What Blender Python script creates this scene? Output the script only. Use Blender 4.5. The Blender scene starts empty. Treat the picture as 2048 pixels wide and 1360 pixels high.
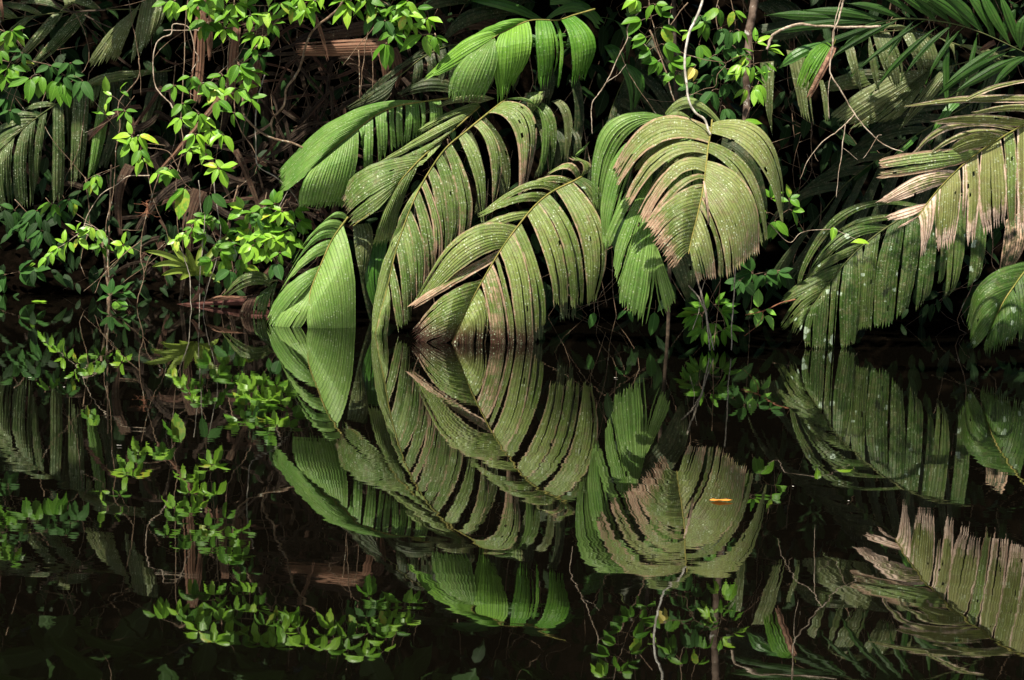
import bpy, math, random
from mathutils import Vector, Matrix, noise
random.seed(7)
SC = bpy.context.scene
COL = SC.collection
# ------------------------------------------------------------------ camera
F = 2844.4; CX, CY = 1024.0, 680.0
CAMH = 1.3
PITCH = math.radians(5.98); ROLL = math.radians(2.4)
ROT = (Matrix.Rotation(math.radians(90) - PITCH, 3, 'X') @ Matrix.Rotation(ROLL, 3, 'Z'))
cam = bpy.data.cameras.new('camera'); cam.lens = 50; cam.sensor_width = 36
cam.clip_start = 0.1; cam.clip_end = 400
cam_o = bpy.data.objects.new('camera', cam); COL.objects.link(cam_o)
M4 = ROT.to_4x4(); M4.translation = (0, 0, CAMH); cam_o.matrix_world = M4
SC.camera = cam_o
CO = Vector((0, 0, CAMH))
def ray(px, py): return ROT @ Vector(((px - CX) / F, (CY - py) / F, -1))
def P(px, py, Y):
    v = ray(px, py); return CO + v * (Y / v.y)
def W(px, py):
    "distance at which the water lies under this pixel"
    v = ray(px, py); return -CAMH / v.z * v.y
def mpp(Y): return Y / F     # metres per photo pixel at distance Y
# ------------------------------------------------------------------ object helpers
def tag(o, label=None, cat=None, group=None, kind=None):
    if label: o['label'] = label
    if cat: o['category'] = cat
    if group: o['group'] = group
    if kind: o['kind'] = kind
    return o
def empty(name, loc, label, cat, group=None):
    o = bpy.data.objects.new(name, None); COL.objects.link(o); o.location = loc
    o.empty_display_size = .1
    return tag(o, label, cat, group)
class MB:
    def __init__(s): s.v = []; s.f = []; s.uv = []; s.dry = []
    def add(s, verts, faces, uvs=None, dry=None):
        b = len(s.v); n = len(verts); s.v += verts
        s.uv += uvs if uvs else [(0, 0)] * n
        s.dry += dry if dry else [0.0] * n
        s.f += [tuple(b + i for i in f) for f in faces]
    def build(s, name, mat, parent=None, smooth=False):
        me = bpy.data.meshes.new(name)
        off = parent.location if parent else Vector((0, 0, 0))
        p = parent
        me.from_pydata([Vector(v) - off for v in s.v], [], s.f)
        uvl = me.uv_layers.new(name='UVMap')
        li = [0] * len(me.loops); me.loops.foreach_get('vertex_index', li)
        flat = []
        for i in li: flat += s.uv[i]
        uvl.data.foreach_set('uv', flat)
        at = me.attributes.new('dry', 'FLOAT', 'POINT'); at.data.foreach_set('value', s.dry)
        if smooth: me.polygons.foreach_set('use_smooth', [True] * len(me.polygons))
        me.update()
        o = bpy.data.objects.new(name, me); COL.objects.link(o)
        if mat: me.materials.append(mat)
        if parent: o.parent = parent
        return o
def cr(pts, n):
    "Catmull-Rom through tuples, n samples"
    m = len(pts); out = []
    if m == 2: return [tuple(a + (b - a) * i / (n - 1) for a, b in zip(*pts)) for i in range(n)]
    for i in range(n):
        x = i / (n - 1) * (m - 1); k = min(int(x), m - 2); t = x - k
        p1, p2 = pts[k], pts[k + 1]
        p0 = pts[k - 1] if k else tuple(2 * a - b for a, b in zip(p1, p2))
        p3 = pts[k + 2] if k + 2 < m else tuple(2 * b - a for a, b in zip(p1, p2))
        out.append(tuple(.5 * (2 * b + (c - a) * t + (2 * a - 5 * b + 4 * c - d) * t * t + (3 * b - a - 3 * c + d) * t ** 3)
                         for a, b, c, d in zip(p0, p1, p2, p3)))
    return out
def tube(mb, pts, r0, r1, sides=6, rough=0.0, dry=0.0):
    pts = [Vector(p) for p in pts]; n = len(pts)
    vs, fs, uv = [], [], []
    L = 0; ref = Vector((0.3, -1, .2)).normalized()
    for i, p in enumerate(pts):
        t = (pts[min(i + 1, n - 1)] - pts[max(i - 1, 0)])
        if t.length < 1e-9: t = Vector((0, 0, 1))
        t.normalize()
        a = t.cross(ref)
        if a.length < 1e-3: a = t.cross(Vector((1, 0, 0)))
        a.normalize(); b = t.cross(a)
        r = r0 + (r1 - r0) * i / max(1, n - 1)
        if rough: r *= 1 + rough * (noise.noise(p * 14) + .6 * noise.noise(p * 45))
        if i: L += (p - pts[i - 1]).length
        for k in range(sides):
            an = 2 * math.pi * k / sides
            vs.append(p + (a * math.cos(an) + b * math.sin(an)) * r); uv.append((L, k / sides))
    for i in range(n - 1):
        for k in range(sides):
            k2 = (k + 1) % sides
            fs.append((i * sides + k, i * sides + k2, (i + 1) * sides + k2, (i + 1) * sides + k))
    fs.append(tuple(range(sides - 1, -1, -1))); fs.append(tuple((n - 1) * sides + k for k in range(sides)))
    mb.add(vs, fs, uv, [dry] * len(vs))
# ------------------------------------------------------------------ materials
class NT:
    def __init__(s, name):
        s.m = bpy.data.materials.new(name); s.m.use_nodes = True
        s.t = s.m.node_tree; s.t.nodes.clear()
    def n(s, typ, **kw):
        nd = s.t.nodes.new(typ)
        for k, v in kw.items():
            if k.startswith('_'): setattr(nd, k[1:], v)
            else: s.set(nd, k, v)
        return nd
    def set(s, nd, key, v):
        sk = nd.inputs[int(key[1:])] if key[0] == 'i' and key[1:].isdigit() else nd.inputs[key.replace('__', ' ')]
        if isinstance(v, bpy.types.NodeSocket): s.t.links.new(v, sk)
        else: sk.default_value = v
    def math(s, op, a, b=0.0, c=0.0, clamp=False):
        nd = s.n('ShaderNodeMath', _operation=op, _use_clamp=clamp, i0=a, i1=b)
        if op in ('MULTIPLY_ADD',): s.set(nd, 'i2', c)
        return nd.outputs[0]
    def mix(s, fac, a, b):
        nd = s.n('ShaderNodeMix', _data_type='RGBA')
        s.set(nd, 'i0', fac); s.set(nd, 'i6', a); s.set(nd, 'i7', b); return nd.outputs[2]
    def ramp(s, v, a, b):
        nd = s.n('ShaderNodeMapRange', _interpolation_type='SMOOTHSTEP', Value=v)
        nd.inputs[1].default_value = a; nd.inputs[2].default_value = b; return nd.outputs[0]
    def noise(s, vec, scale, detail=3, rough=.55):
        nd = s.n('ShaderNodeTexNoise', Scale=scale, Detail=detail, Roughness=rough)
        if vec is not None: s.set(nd, 'Vector', vec)
        return nd.outputs[0]
    def out(s, sh): s.n('ShaderNodeOutputMaterial', Surface=sh); return s.m
def c4(c): return (c[0], c[1], c[2], 1)
def frond_mat(name, dark, light, dry=(.40, .27, .18), dry2=(.19, .11, .07), speck=.5, moss=0.0, trans=.18, rough=.5, stain=0.0, brown=.35, spec=.16):
    t = NT(name)
    pos = t.n('ShaderNodeNewGeometry').outputs['Position']
    uv = t.n('ShaderNodeUVMap', _uv_map='UVMap').outputs[0]
    sep = t.n('ShaderNodeSeparateXYZ', Vector=uv)
    u, v = sep.outputs[0], sep.outputs[1]
    oi = t.n('ShaderNodeObjectInfo').outputs['Random']
    dryA = t.n('ShaderNodeAttribute', _attribute_name='dry').outputs['Fac']
    # mottling along the pleats
    sv = t.n('ShaderNodeCombineXYZ', X=t.math('MULTIPLY', u, 5.0), Y=t.math('MULTIPLY', v, 1.3), Z=t.math('MULTIPLY', oi, 40.0)).outputs[0]
    streak = t.noise(sv, 1.6, 5, .65)
    sv2 = t.n('ShaderNodeCombineXYZ', X=t.math('MULTIPLY', u, 30.0), Y=t.math('MULTIPLY', v, 3.0), Z=t.math('MULTIPLY', oi, 40.0)).outputs[0]
    fine = t.noise(sv2, 2.0, 3, .7)
    big = t.noise(pos, 2.6, 3, .6)
    mid = t.noise(pos, 17.0, 4, .65)
    g = t.math('ADD', t.math('MULTIPLY', big, .6), t.math('MULTIPLY', streak, .5))
    g = t.math('ADD', g, t.math('MULTIPLY', t.math('SUBTRACT', oi, .5), .22))
    col = t.mix(t.ramp(g, .32, .78), c4(dark), c4(light))
    # grime: olive-brown film in blotches
    col = t.mix(t.math('MULTIPLY', t.ramp(t.math('ADD', t.math('MULTIPLY', mid, .6), t.math('MULTIPLY', fine, .5)), .5, .72), brown), col, c4((.125, .090, .052)))
    # dry parts
    dv = t.math('ADD', dryA, t.math('MULTIPLY', t.math('SUBTRACT', t.math('ADD', streak, t.math('MULTIPLY', mid, .6)), .80), 1.3))
    dm = t.math('MULTIPLY', t.ramp(dv, .35, .75), t.ramp(dryA, .02, .25))
    dcol = t.mix(t.ramp(t.math('ADD', t.math('MULTIPLY', fine, .6), t.math('MULTIPLY', mid, .45)), .38, .66), c4(dry2), c4(dry))
    col = t.mix(dm, col, dcol)
    if stain:
        z = t.n('ShaderNodeSeparateXYZ', Vector=pos).outputs[2]
        sf = t.ramp(t.math('ADD', z, t.math('MULTIPLY', t.math('SUBTRACT', mid, .5), .25)), .26, .04)
        col = t.mix(t.math('MULTIPLY', sf, stain), col, c4((.035, .009, .008)))
    # white lichen specks
    vo = t.n('ShaderNodeTexVoronoi', Vector=pos, Scale=48.0, Randomness=1.0)
    rad = t.math('MULTIPLY', t.n('ShaderNodeSeparateColor', Color=vo.outputs['Color']).outputs[0], .46)
    sp = t.ramp(t.math('SUBTRACT', rad, vo.outputs['Distance']), -.04, .2)
    sp = t.math('MULTIPLY', sp, t.ramp(t.noise(pos, 7.0, 2), .38, .6))
    col = t.mix(t.math('MULTIPLY', sp, speck * .82), col, c4((.44, .50, .34)))
    vo2 = t.n('ShaderNodeTexVoronoi', Vector=pos, Scale=150.0, Randomness=1.0)
    sp2 = t.math('MULTIPLY', t.ramp(vo2.outputs['Distance'], .42, .18), t.ramp(t.noise(pos, 19.0, 3), .44, .6))
    col = t.mix(t.math('MULTIPLY', sp2, speck * .7), col, c4((.37, .42, .27)))
    if moss:
        mv = t.noise(pos, 5.5, 5, .7)
        col = t.mix(t.math('MULTIPLY', t.ramp(mv, .56, .68), moss), col, c4((.012, .016, .008)))
        vo3 = t.n('ShaderNodeTexVoronoi', Vector=t.n('ShaderNodeVectorMath', _operation='ADD', i0=pos, i1=t.n('ShaderNodeVectorMath', _operation='SCALE', i0=t.n('ShaderNodeTexNoise', Vector=pos, Scale=22.0).outputs['Color'], Scale=.07).outputs[0]).outputs[0], Scale=9.0)
        r3 = t.math('MULTIPLY', t.n('ShaderNodeSeparateColor', Color=vo3.outputs['Color']).outputs[1], .36)
        s3 = t.ramp(t.math('SUBTRACT', r3, vo3.outputs['Distance']), .03, .10)
        col = t.mix(t.math('MULTIPLY', s3, moss), col, c4((.27, .34, .25)))
    # dark ribs at every pleat; crease shading of the folds put into the colour
    fr = t.math('ABSOLUTE', t.math('SUBTRACT', t.math('FRACT', v), .5))
    rib_line = t.ramp(fr, .26, .5)
    col = t.mix(t.math('MULTIPLY', rib_line, t.math('MULTIPLY_ADD', fine, .9, .12)), col, c4(tuple(x * .3 for x in dark)))
    fr2 = t.math('ABSOLUTE', t.math('SUBTRACT', t.math('FRACT', t.math('MULTIPLY', v, 4.0)), .5))
    h = t.math('ADD', t.math('MULTIPLY', fr2, .5), t.math('MULTIPLY', fine, .8))
    h = t.math('ADD', t.math('ADD', h, t.math('MULTIPLY', sp, .6)), t.math('MULTIPLY', fr, -1.6))
    bmp = t.n('ShaderNodeBump', Strength=.55, Distance=.004, Height=h).outputs[0]
    b = t.n('ShaderNodeBsdfPrincipled', Base__Color=col, Roughness=rough, Normal=bmp)
    b.inputs['Specular IOR Level'].default_value = spec
    tr = t.n('ShaderNodeBsdfTranslucent', Color=col, Normal=bmp)
    mx = t.n('ShaderNodeMixShader', i0=trans, i1=b.outputs[0], i2=tr.outputs[0])
    return t.out(mx.outputs[0])
def leaf_mat(name, dark, light, trans=.3, rough=.42, spots=.0, spec=.5, yellow=.7):
    t = NT(name)
    geo = t.n('ShaderNodeNewGeometry'); pos = geo.outputs['Position']; ri = geo.outputs['Random Per Island']
    uv = t.n('ShaderNodeUVMap', _uv_map='UVMap').outputs[0]
    sep = t.n('ShaderNodeSeparateXYZ', Vector=uv); u, v = sep.outputs[0], sep.outputs[1]
    nz = t.noise(pos, 25.0, 3)
    col = t.mix(t.math('ADD', t.math('MULTIPLY', ri, .8), t.math('MULTIPLY', nz, .3), clamp=True), c4(dark), c4(light))
    yel = t.math('MULTIPLY', t.ramp(ri, .93, .97), t.ramp(nz, .4, .6))
    col = t.mix(t.math('MULTIPLY', yel, yellow), col, c4((.45, .34, .04)))
    av = t.math('ABSOLUTE', v)
    midr = t.ramp(av, .10, .03)
    side = t.math('ABSOLUTE', t.math('SUBTRACT', t.math('FRACT', t.math('SUBTRACT', t.math('MULTIPLY', u, 8.0), t.math('MULTIPLY', av, 2.2))), .5))
    rib_line = t.math('MAXIMUM', midr, t.math('MULTIPLY', t.ramp(side, .40, .5), .5))
    col = t.mix(t.math('MULTIPLY', rib_line, .45), col, c4(tuple(min(1, x * 1.5 + .02) for x in light)))
    if spots:
        col = t.mix(t.math('MULTIPLY', t.ramp(t.noise(pos, 60.0, 3, .7), .6, .7), spots), col, c4((.06, .035, .015)))
    bmp = t.n('ShaderNodeBump', Strength=.5, Distance=.003, Height=t.math('SUBTRACT', nz, rib_line)).outputs[0]
    b = t.n('ShaderNodeBsdfPrincipled', Base__Color=col, Roughness=rough, Normal=bmp)
    b.inputs['Specular IOR Level'].default_value = spec
    tr = t.n('ShaderNodeBsdfTranslucent', Color=col)
    return t.out(t.n('ShaderNodeMixShader', i0=trans, i1=b.outputs[0], i2=tr.outputs[0]).outputs[0])
def bark_mat(name, a, b_, scale=30.0, spot=None, rough=.8):
    t = NT(name)
    pos = t.n('ShaderNodeNewGeometry').outputs['Position']
    n1 = t.noise(pos, scale, 4, .65); n2 = t.noise(pos, scale * .25, 3)
    col = t.mix(t.ramp(t.math('ADD', t.math('MULTIPLY', n1, .6), t.math('MULTIPLY', n2, .5)), .4, .7), c4(a), c4(b_))
    if spot: col = t.mix(t.ramp(t.noise(pos, scale * .6, 4, .7), .57, .66), col, c4(spot))
    bmp = t.n('ShaderNodeBump', Strength=.6, Distance=.004, Height=n1).outputs[0]
    b = t.n('ShaderNodeBsdfPrincipled', Base__Color=col, Roughness=rough, Normal=bmp)
    b.inputs['Specular IOR Level'].default_value = .2
    return t.out(b.outputs[0])
MAT = {}
MAT['olive'] = frond_mat('olive_frond', (.046, .096, .014), (.165, .225, .062), speck=1.0, brown=.65)
MAT['stained'] = frond_mat('stained_frond', (.052, .098, .012), (.165, .215, .055), speck=.95, stain=.95, brown=.7)
MAT['dome'] = frond_mat('dome_frond', (.062, .098, .016), (.185, .212, .068), speck=1.0, brown=.75)
MAT['green'] = frond_mat('green_frond', (.055, .145, .018), (.160, .260, .060), speck=.6, brown=.3)
MAT['fresh'] = frond_mat('fresh_frond', (.045, .150, .010), (.150, .295, .035), speck=.35, brown=.08, trans=.22, rough=.5)
MAT['grey'] = frond_mat('grey_green_frond', (.036, .060, .013), (.105, .125, .045), speck=.85, brown=.5, trans=.1)
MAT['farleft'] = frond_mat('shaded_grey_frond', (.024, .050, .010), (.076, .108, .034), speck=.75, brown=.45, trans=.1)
MAT['mossy'] = frond_mat('mossy_dimmed_frond', (.018, .050, .005), (.046, .075, .013), speck=.4, moss=.95, brown=.5, trans=.06)  # greens darkened for the weaker light at the right; moss and lichen its own
MAT['feather'] = frond_mat('feathery_shaded_frond', (.010, .036, .004), (.026, .075, .008), speck=.05, brown=.1, trans=.12, spec=.15)  # greens darkened so the corner frond looks shaded
MAT['dimmed'] = frond_mat('dimmed_green_frond', (.014, .048, .004), (.040, .082, .011), speck=.3, moss=.6, brown=.3, trans=.06)  # dark greens imitate the semi-shade over the lower right blades
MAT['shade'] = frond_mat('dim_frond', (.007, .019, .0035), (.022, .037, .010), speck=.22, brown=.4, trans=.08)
MAT['pale'] = frond_mat('pale_frond', (.085, .115, .020), (.200, .205, .070), dry=(.64, .48, .38), dry2=(.33, .21, .15), speck=.7, brown=.6)
MAT['deep'] = frond_mat('glossy_green_frond', (.024, .090, .007), (.060, .165, .018), speck=.08, brown=.05, trans=.2, rough=.4, spec=.4)
MAT['dead'] = frond_mat('dead_frond', (.075, .034, .021), (.155, .078, .048), dry=(.30, .17, .11), dry2=(.1, .05, .03), speck=.2, brown=.3, trans=.05, rough=.8)
MAT['darkdead'] = frond_mat('dark_dead_frond', (.022, .011, .007), (.060, .032, .020), dry=(.12, .07, .045), dry2=(.07, .03, .02), speck=.15, brown=.3, trans=.03, rough=.85)
MAT['rachis'] = bark_mat('yellow_green_midrib', (.10, .11, .02), (.20, .165, .045))
MAT['rachis_dark'] = bark_mat('dark_midrib', (.035, .055, .012), (.08, .08, .03))
MAT['young'] = leaf_mat('young_leaf', (.072, .22, .012), (.225, .41, .028), trans=.32, spec=.4, rough=.36, spots=.25)
MAT['mature'] = leaf_mat('mature_leaf', (.024, .095, .006), (.090, .205, .014), trans=.25, spots=.2, spec=.18, yellow=.3)
MAT['redblade'] = frond_mat('maroon_dead_frond', (.055, .018, .014), (.12, .045, .036), dry=(.17, .08, .06), dry2=(.05, .02, .015), speck=.1, brown=.2, trans=.03, rough=.7)
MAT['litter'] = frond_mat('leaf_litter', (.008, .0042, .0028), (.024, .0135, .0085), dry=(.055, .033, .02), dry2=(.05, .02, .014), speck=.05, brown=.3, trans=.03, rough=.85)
MAT['darkleaf'] = leaf_mat('dark_leaf', (.010, .042, .006), (.028, .080, .013), trans=.15, spots=.3, rough=.6, spec=.12, yellow=0)
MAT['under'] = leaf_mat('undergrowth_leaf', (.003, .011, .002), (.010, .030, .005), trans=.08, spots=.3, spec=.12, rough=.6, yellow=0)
MAT['canopy'] = leaf_mat('blocker_leaf', (.008, .02, .004), (.02, .045, .01), trans=.05, yellow=0, spec=.1)
MAT['bromeliad'] = leaf_mat('bromeliad_leaf', (.07, .13, .012), (.17, .22, .03), trans=.25, spots=.35, spec=.3)
MAT['yellow'] = leaf_mat('yellowed_leaf', (.33, .27, .04), (.45, .38, .07), trans=.25, spots=.5)
MAT['fleck'] = leaf_mat('pale_fleck', (.35, .33, .28), (.55, .52, .46), trans=.05)
MAT['orange'] = leaf_mat('orange_leaf', (.55, .17, .02), (.62, .23, .03), trans=.1)
MAT['holed'] = leaf_mat('holed_leaf', (.07, .2, .02), (.15, .32, .03), trans=.3, spots=1.0)
MAT['vine'] = bark_mat('vine_bark', (.075, .045, .026), (.19, .13, .085), spot=(.28, .26, .2))
MAT['whitevine'] = bark_mat('pale_vine_bark', (.25, .22, .18), (.50, .47, .41), spot=(.16, .13, .09))
MAT['twig'] = bark_mat('pale_twig_bark', (.17, .12, .08), (.38, .31, .24), spot=(.10, .07, .045))
MAT['root'] = bark_mat('root_bark', (.12, .10, .08), (.26, .23, .19), spot=(.04, .05, .02))
MAT['trunk'] = bark_mat('mottled_trunk_bark', (.05, .03, .02), (.14, .10, .075), scale=14, spot=(.42, .39, .34))
MAT['darkbark'] = bark_mat('dark_bark', (.02, .014, .009), (.06, .042, .028))
MAT['redbark'] = bark_mat('reddish_dead_stalk', (.09, .035, .018), (.2, .085, .045))
# ------------------------------------------------------------------ palm fronds
def lag(a, b, c, u):
    return a * ((1 - 2 * u) * (1 - u)) + b * (4 * u * (1 - u)) + c * (u * (2 * u - 1))
def leaflet_mesh(mb, EA, EB, ya, basefn, dm, dt, rnd, dry=0.0, tipdry=0.0, edge=0.0, pleat=8.5, jag=9.0, arch=.16, splits=0, holes=0.0, wob=1.0):
    """EA, EB: three photo points along either edge; basefn(v) gives base pixel and distance"""
    wid = 0
    for u in (0, .5, 1):
        ax, ay = lag(EA[0][0], EA[1][0], EA[2][0], u), lag(EA[0][1], EA[1][1], EA[2][1], u)
        bx, by = lag(EB[0][0], EB[1][0], EB[2][0], u), lag(EB[0][1], EB[1][1], EB[2][1], u)
        w = math.hypot(ax - bx, ay - by)
        if u == 0: w *= .55
        wid = max(wid, w)
    ln = max(math.hypot(EA[0][0] - EA[2][0], EA[0][1] - EA[2][1]), math.hypot(EB[0][0] - EB[2][0], EB[0][1] - EB[2][1]))
    n = max(2, int(round(wid / pleat))); nv = 2 * n
    nu = max(7, min(24, int(ln / 9)))
    cuts = []
    if splits and n >= 4:
        for _ in range(splits): cuts.append((2 * rnd.randint(1, n - 1), rnd.uniform(.12, .65), rnd.uniform(3, 9)))
    bnds = sorted(set([0, nv] + [c[0] for c in cuts])); cd = {c[0]: c for c in cuts}
    m0 = mpp(ya); amp = .0024 * (pleat / 8.5); seed = rnd.uniform(0, 50)
    tipn = [rnd.uniform(-1, 1) for _ in range(nv + 1)]
    tilt = rnd.uniform(-.5, .5)
    vj = [0.0] + [rnd.uniform(-.55, .55) / nv for _ in range(nv - 1)] + [0.0]
    pj = [rnd.uniform(.5, 1.5) for _ in range(nv + 1)]
    for bi in range(len(bnds) - 1):
        k0, k1 = bnds[bi], bnds[bi + 1]
        vs, uvs, dr = [], [], []
        for i in range(nu + 1):
            u = i / nu
            for k in range(k0, k1 + 1):
                v = k / nv + (vj[k] if k not in cd else 0); uu = u
                ext = 0.0
                if i == nu: ext = jag * ((.75 if k % 2 else -.45) + .5 * tipn[k])
                elif i == nu - 1: ext = jag * .25 * ((.5 if k % 2 else -.3) + .5 * tipn[k])
                ax, ay = lag(EA[0][0], EA[1][0], EA[2][0], uu), lag(EA[0][1], EA[1][1], EA[2][1], uu)
                bx, by = lag(EB[0][0], EB[1][0], EB[2][0], uu), lag(EB[0][1], EB[1][1], EB[2][1], uu)
                x, y = ax + (bx - ax) * v, ay + (by - ay) * v
                bxp, byp, Y = basefn(v)
                lx, ly = EA[0][0] + (EB[0][0] - EA[0][0]) * v, EA[0][1] + (EB[0][1] - EA[0][1]) * v
                q = (1 - uu) ** 2
                x += (bxp - lx) * q; y += (byp - ly) * q
                # local direction for tip extension and splits
                ex = (EA[2][0] + EB[2][0] - EA[1][0] - EB[1][0]); ey = (EA[2][1] + EB[2][1] - EA[1][1] - EB[1][1])
                el = math.hypot(ex, ey) or 1
                x += ex / el * ext; y += ey / el * ext
                for (kc, uc, gap) in cuts:
                    if k == kc and uu > uc:
                        s = (uu - uc) / (1 - uc) * gap * (1 if k == k0 else -1) * .5
                        dx, dy = bx - ax, by - ay; dl = math.hypot(dx, dy) or 1
                        x += dx / dl * s; y += dy / dl * s
                wx = noise.noise((x * .012 + seed, y * .012, 0)); wy = noise.noise((x * .012, y * .012 + seed, 5))
                ed = 1 if k in (k0, k1) else 0
                jx = ed * 1.3 * noise.noise((u * 9 + seed, k, 3)) * wob
                x += (3.0 * wx * u + jx) * wob; y += (3.0 * wy * u + jx) * wob
                wm = math.hypot(bx - ax, by - ay) * m0
                d = lag(0, dm, dt, uu)
                d -= arch * wm * (1 - (2 * v - 1) ** 2) * min(1, uu * 3)
                d += tilt * wm * .35 * (v - .5) * min(1, 2 * uu)
                d += (amp if k % 2 else -amp) * pj[k] * min(1, .25 + uu * 3)
                d += .035 * wx * u * wob
                vs.append(P(x, y, Y + d)); uvs.append((u * ln * m0, k / 2.0))
                e = (min(v, 1 - v) * 2)
                dr.append(max(0, min(1.3, dry + tipdry * max(0, (u - .45) / .55) ** 1.5 + edge * 1.3 * max(0, 1 - e * n * .55))))
        w1 = k1 - k0 + 1; fs = []
        for i in range(nu):
            for k in range(w1 - 1):
                if holes and u and rnd.random() < holes and 1 < i: continue
                fs.append((i * w1 + k, i * w1 + k + 1, (i + 1) * w1 + k + 1, (i + 1) * w1 + k))
        mb.add(vs, fs, uvs, dr)
def frond(label, rachis, leaflets, mat, rmat='rachis', r=(.0085, .0035), name='palm_frond', cat='palm frond', group=None, dm=-.06, dt=0.0,
          dry=0.0, tipdry=0.0, edge=.25, pleat=6.6, jag=9.0, arch=.16, seed=1, holes=0.002, split=.6, show_rachis=True, conv=None, wob=1.0, fat=.12):
    """rachis: (px,py,Y); leaflets: (ax,ay,amx,amy,acx,acy, bx,by,bmx,bmy,bcx,bcy[,dict])"""
    rnd = random.Random(seed)
    S = cr(rachis, 60)
    root = empty(name, P(*rachis[0]), label, cat, group)
    def near(x, y): return min(range(60), key=lambda i: (S[i][0] - x) ** 2 + (S[i][1] - y) ** 2)
    for li, L in enumerate(leaflets):
        o = L[12] if len(L) > 12 else {}
        EA = [(L[0], L[1]), (L[2], L[3]), (L[4], L[5])]; EB = [(L[6], L[7]), (L[8], L[9]), (L[10], L[11])]
        ft = o.get('fat', fat)
        for q, fk in ((1, ft), (2, ft * .6)):
            dx, dy = (EB[q][0] - EA[q][0]) * fk / 2, (EB[q][1] - EA[q][1]) * fk / 2
            EA[q] = (EA[q][0] - dx, EA[q][1] - dy); EB[q] = (EB[q][0] + dx, EB[q][1] + dy)
        free = o.get('free')
        if free is None:
            ta, tb = near(*EA[0]), near(*EB[0])
            def basefn(v, ta=ta, tb=tb):
                x = ta + (tb - ta) * v; k = int(x); k2 = min(k + 1, 59); f = x - k
                a, b = S[k], S[k2]; return tuple(p + (q - p) * f for p, q in zip(a, b))
            EA[0] = S[ta][:2]; EB[0] = S[tb][:2]
        else:
            i0 = near(*EA[0]); Yf = S[i0][2] + free
            def basefn(v, EA=EA, EB=EB, Yf=Yf): return (EA[0][0] + (EB[0][0] - EA[0][0]) * v, EA[0][1] + (EB[0][1] - EA[0][1]) * v, Yf)
        mb = MB()
        Y0 = basefn(.5)[2]
        wpx = math.hypot(EA[1][0] - EB[1][0], EA[1][1] - EB[1][1])
        sp = o.get('splits', (1 if rnd.random() < split and wpx > 18 else 0) + (1 if rnd.random() < split * .6 and wpx > 34 else 0) + (1 if rnd.random() < split * .5 and wpx > 60 else 0))
        leaflet_mesh(mb, EA, EB, Y0, basefn, o.get('dm', dm) + rnd.uniform(-.012, .012), o.get('dt', dt) + rnd.uniform(-.02, .02), rnd,
                     dry=o.get('dry', dry) + (rnd.choice((0, .06, .1, .15, .22)) if o.get('mat', mat) in ('olive', 'stained', 'dome') and o.get('dry', dry) == 0 else 0), tipdry=o.get('tipdry', tipdry), edge=o.get('edge', edge), pleat=o.get('pleat', pleat), jag=o.get('jag', jag),
                     arch=o.get('arch', arch), splits=sp, holes=o.get('holes', holes), wob=wob)
        ob = mb.build('leaflet', MAT[o.get('mat', mat)], root)
        if o.get('label'): ob['label'] = o['label']
    if show_rachis:
        mb = MB(); tube(mb, [P(a, b, c - .006) for a, b, c in S], r[0], r[1], 6, .12)
        mb.build('midrib', MAT[rmat], root, smooth=True)
    return root
# ------------------------------------------------------------------ broad leaves
def leaf_into(mb, base, d, nrm, L, wr=.42, droop=.25, fold=.18, rnd=random):
    "an ovate, pointed leaf from base along d"
    d = d.normalized(); side = d.cross(nrm)
    if side.length < 1e-4: side = d.cross(Vector((.3, .2, 1)))
    side.normalize(); up = side.cross(d).normalized()
    prof = ((0, .02), (.06, .36), (.18, .80), (.36, 1.0), (.56, .98), (.73, .76), (.86, .42), (.94, .14), (1.0, .0))
    vs, uvs = [], []; w = L * wr * .5 * rnd.uniform(.85, 1.12); tw = rnd.uniform(-.35, .35); wv = rnd.uniform(0, 6)
    for (s, p) in prof:
        c = base + d * (L * s) - up * (L * droop * s * s)
        sd = (side * math.cos(tw * s) + up * math.sin(tw * s))
        for j, q in enumerate((-1, -.5, 0, .5, 1)):
            rip = .05 * L * math.sin(wv + s * 9 + j) * abs(q) * p * .5
            vs.append(c + sd * (w * p * q) + up * (abs(q) * w * p * fold + rip)); uvs.append((s, q * max(p, .05)))
    fs = []
    for i in range(len(prof) - 1):
        for j in range(4): fs.append((i * 5 + j, i * 5 + j + 1, (i + 1) * 5 + j + 1, (i + 1) * 5 + j))
    mb.add(vs, fs, uvs)
def leaf_group(mb, stems, px, py, Y, L, n, ang=None, spread=150, kind='fan', rnd=random, wr=.42, depth=.45):
    "n leaves of L photo pixels round a point; ang: 0 right, 90 up, in degrees; spreads out mostly in the picture's own plane"
    c = P(px, py, Y); m = L * mpp(Y)
    if ang is None: ang = rnd.uniform(230, 310)
    for i in range(n):
        a = math.radians(ang + (0 if n == 1 else (i / (n - 1) - .5) * spread) + rnd.uniform(-14, 14))
        dy = rnd.uniform(-depth, depth * .5)
        d = Vector((math.cos(a), dy - .15, math.sin(a) * .9)).normalized()
        nr = Vector((rnd.uniform(-.4, .4), -.75 + rnd.uniform(-.3, .3), .75 + rnd.uniform(-.3, .3)))
        Li = m * rnd.uniform(.72, 1.12)
        st = c + d * (m * .10)
        tube(stems, [c, st], .0018, .0014, 4)
        leaf_into(mb, st, d, nr, Li, wr, rnd.uniform(.05, .55), rnd.uniform(.05, .42), rnd)
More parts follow.
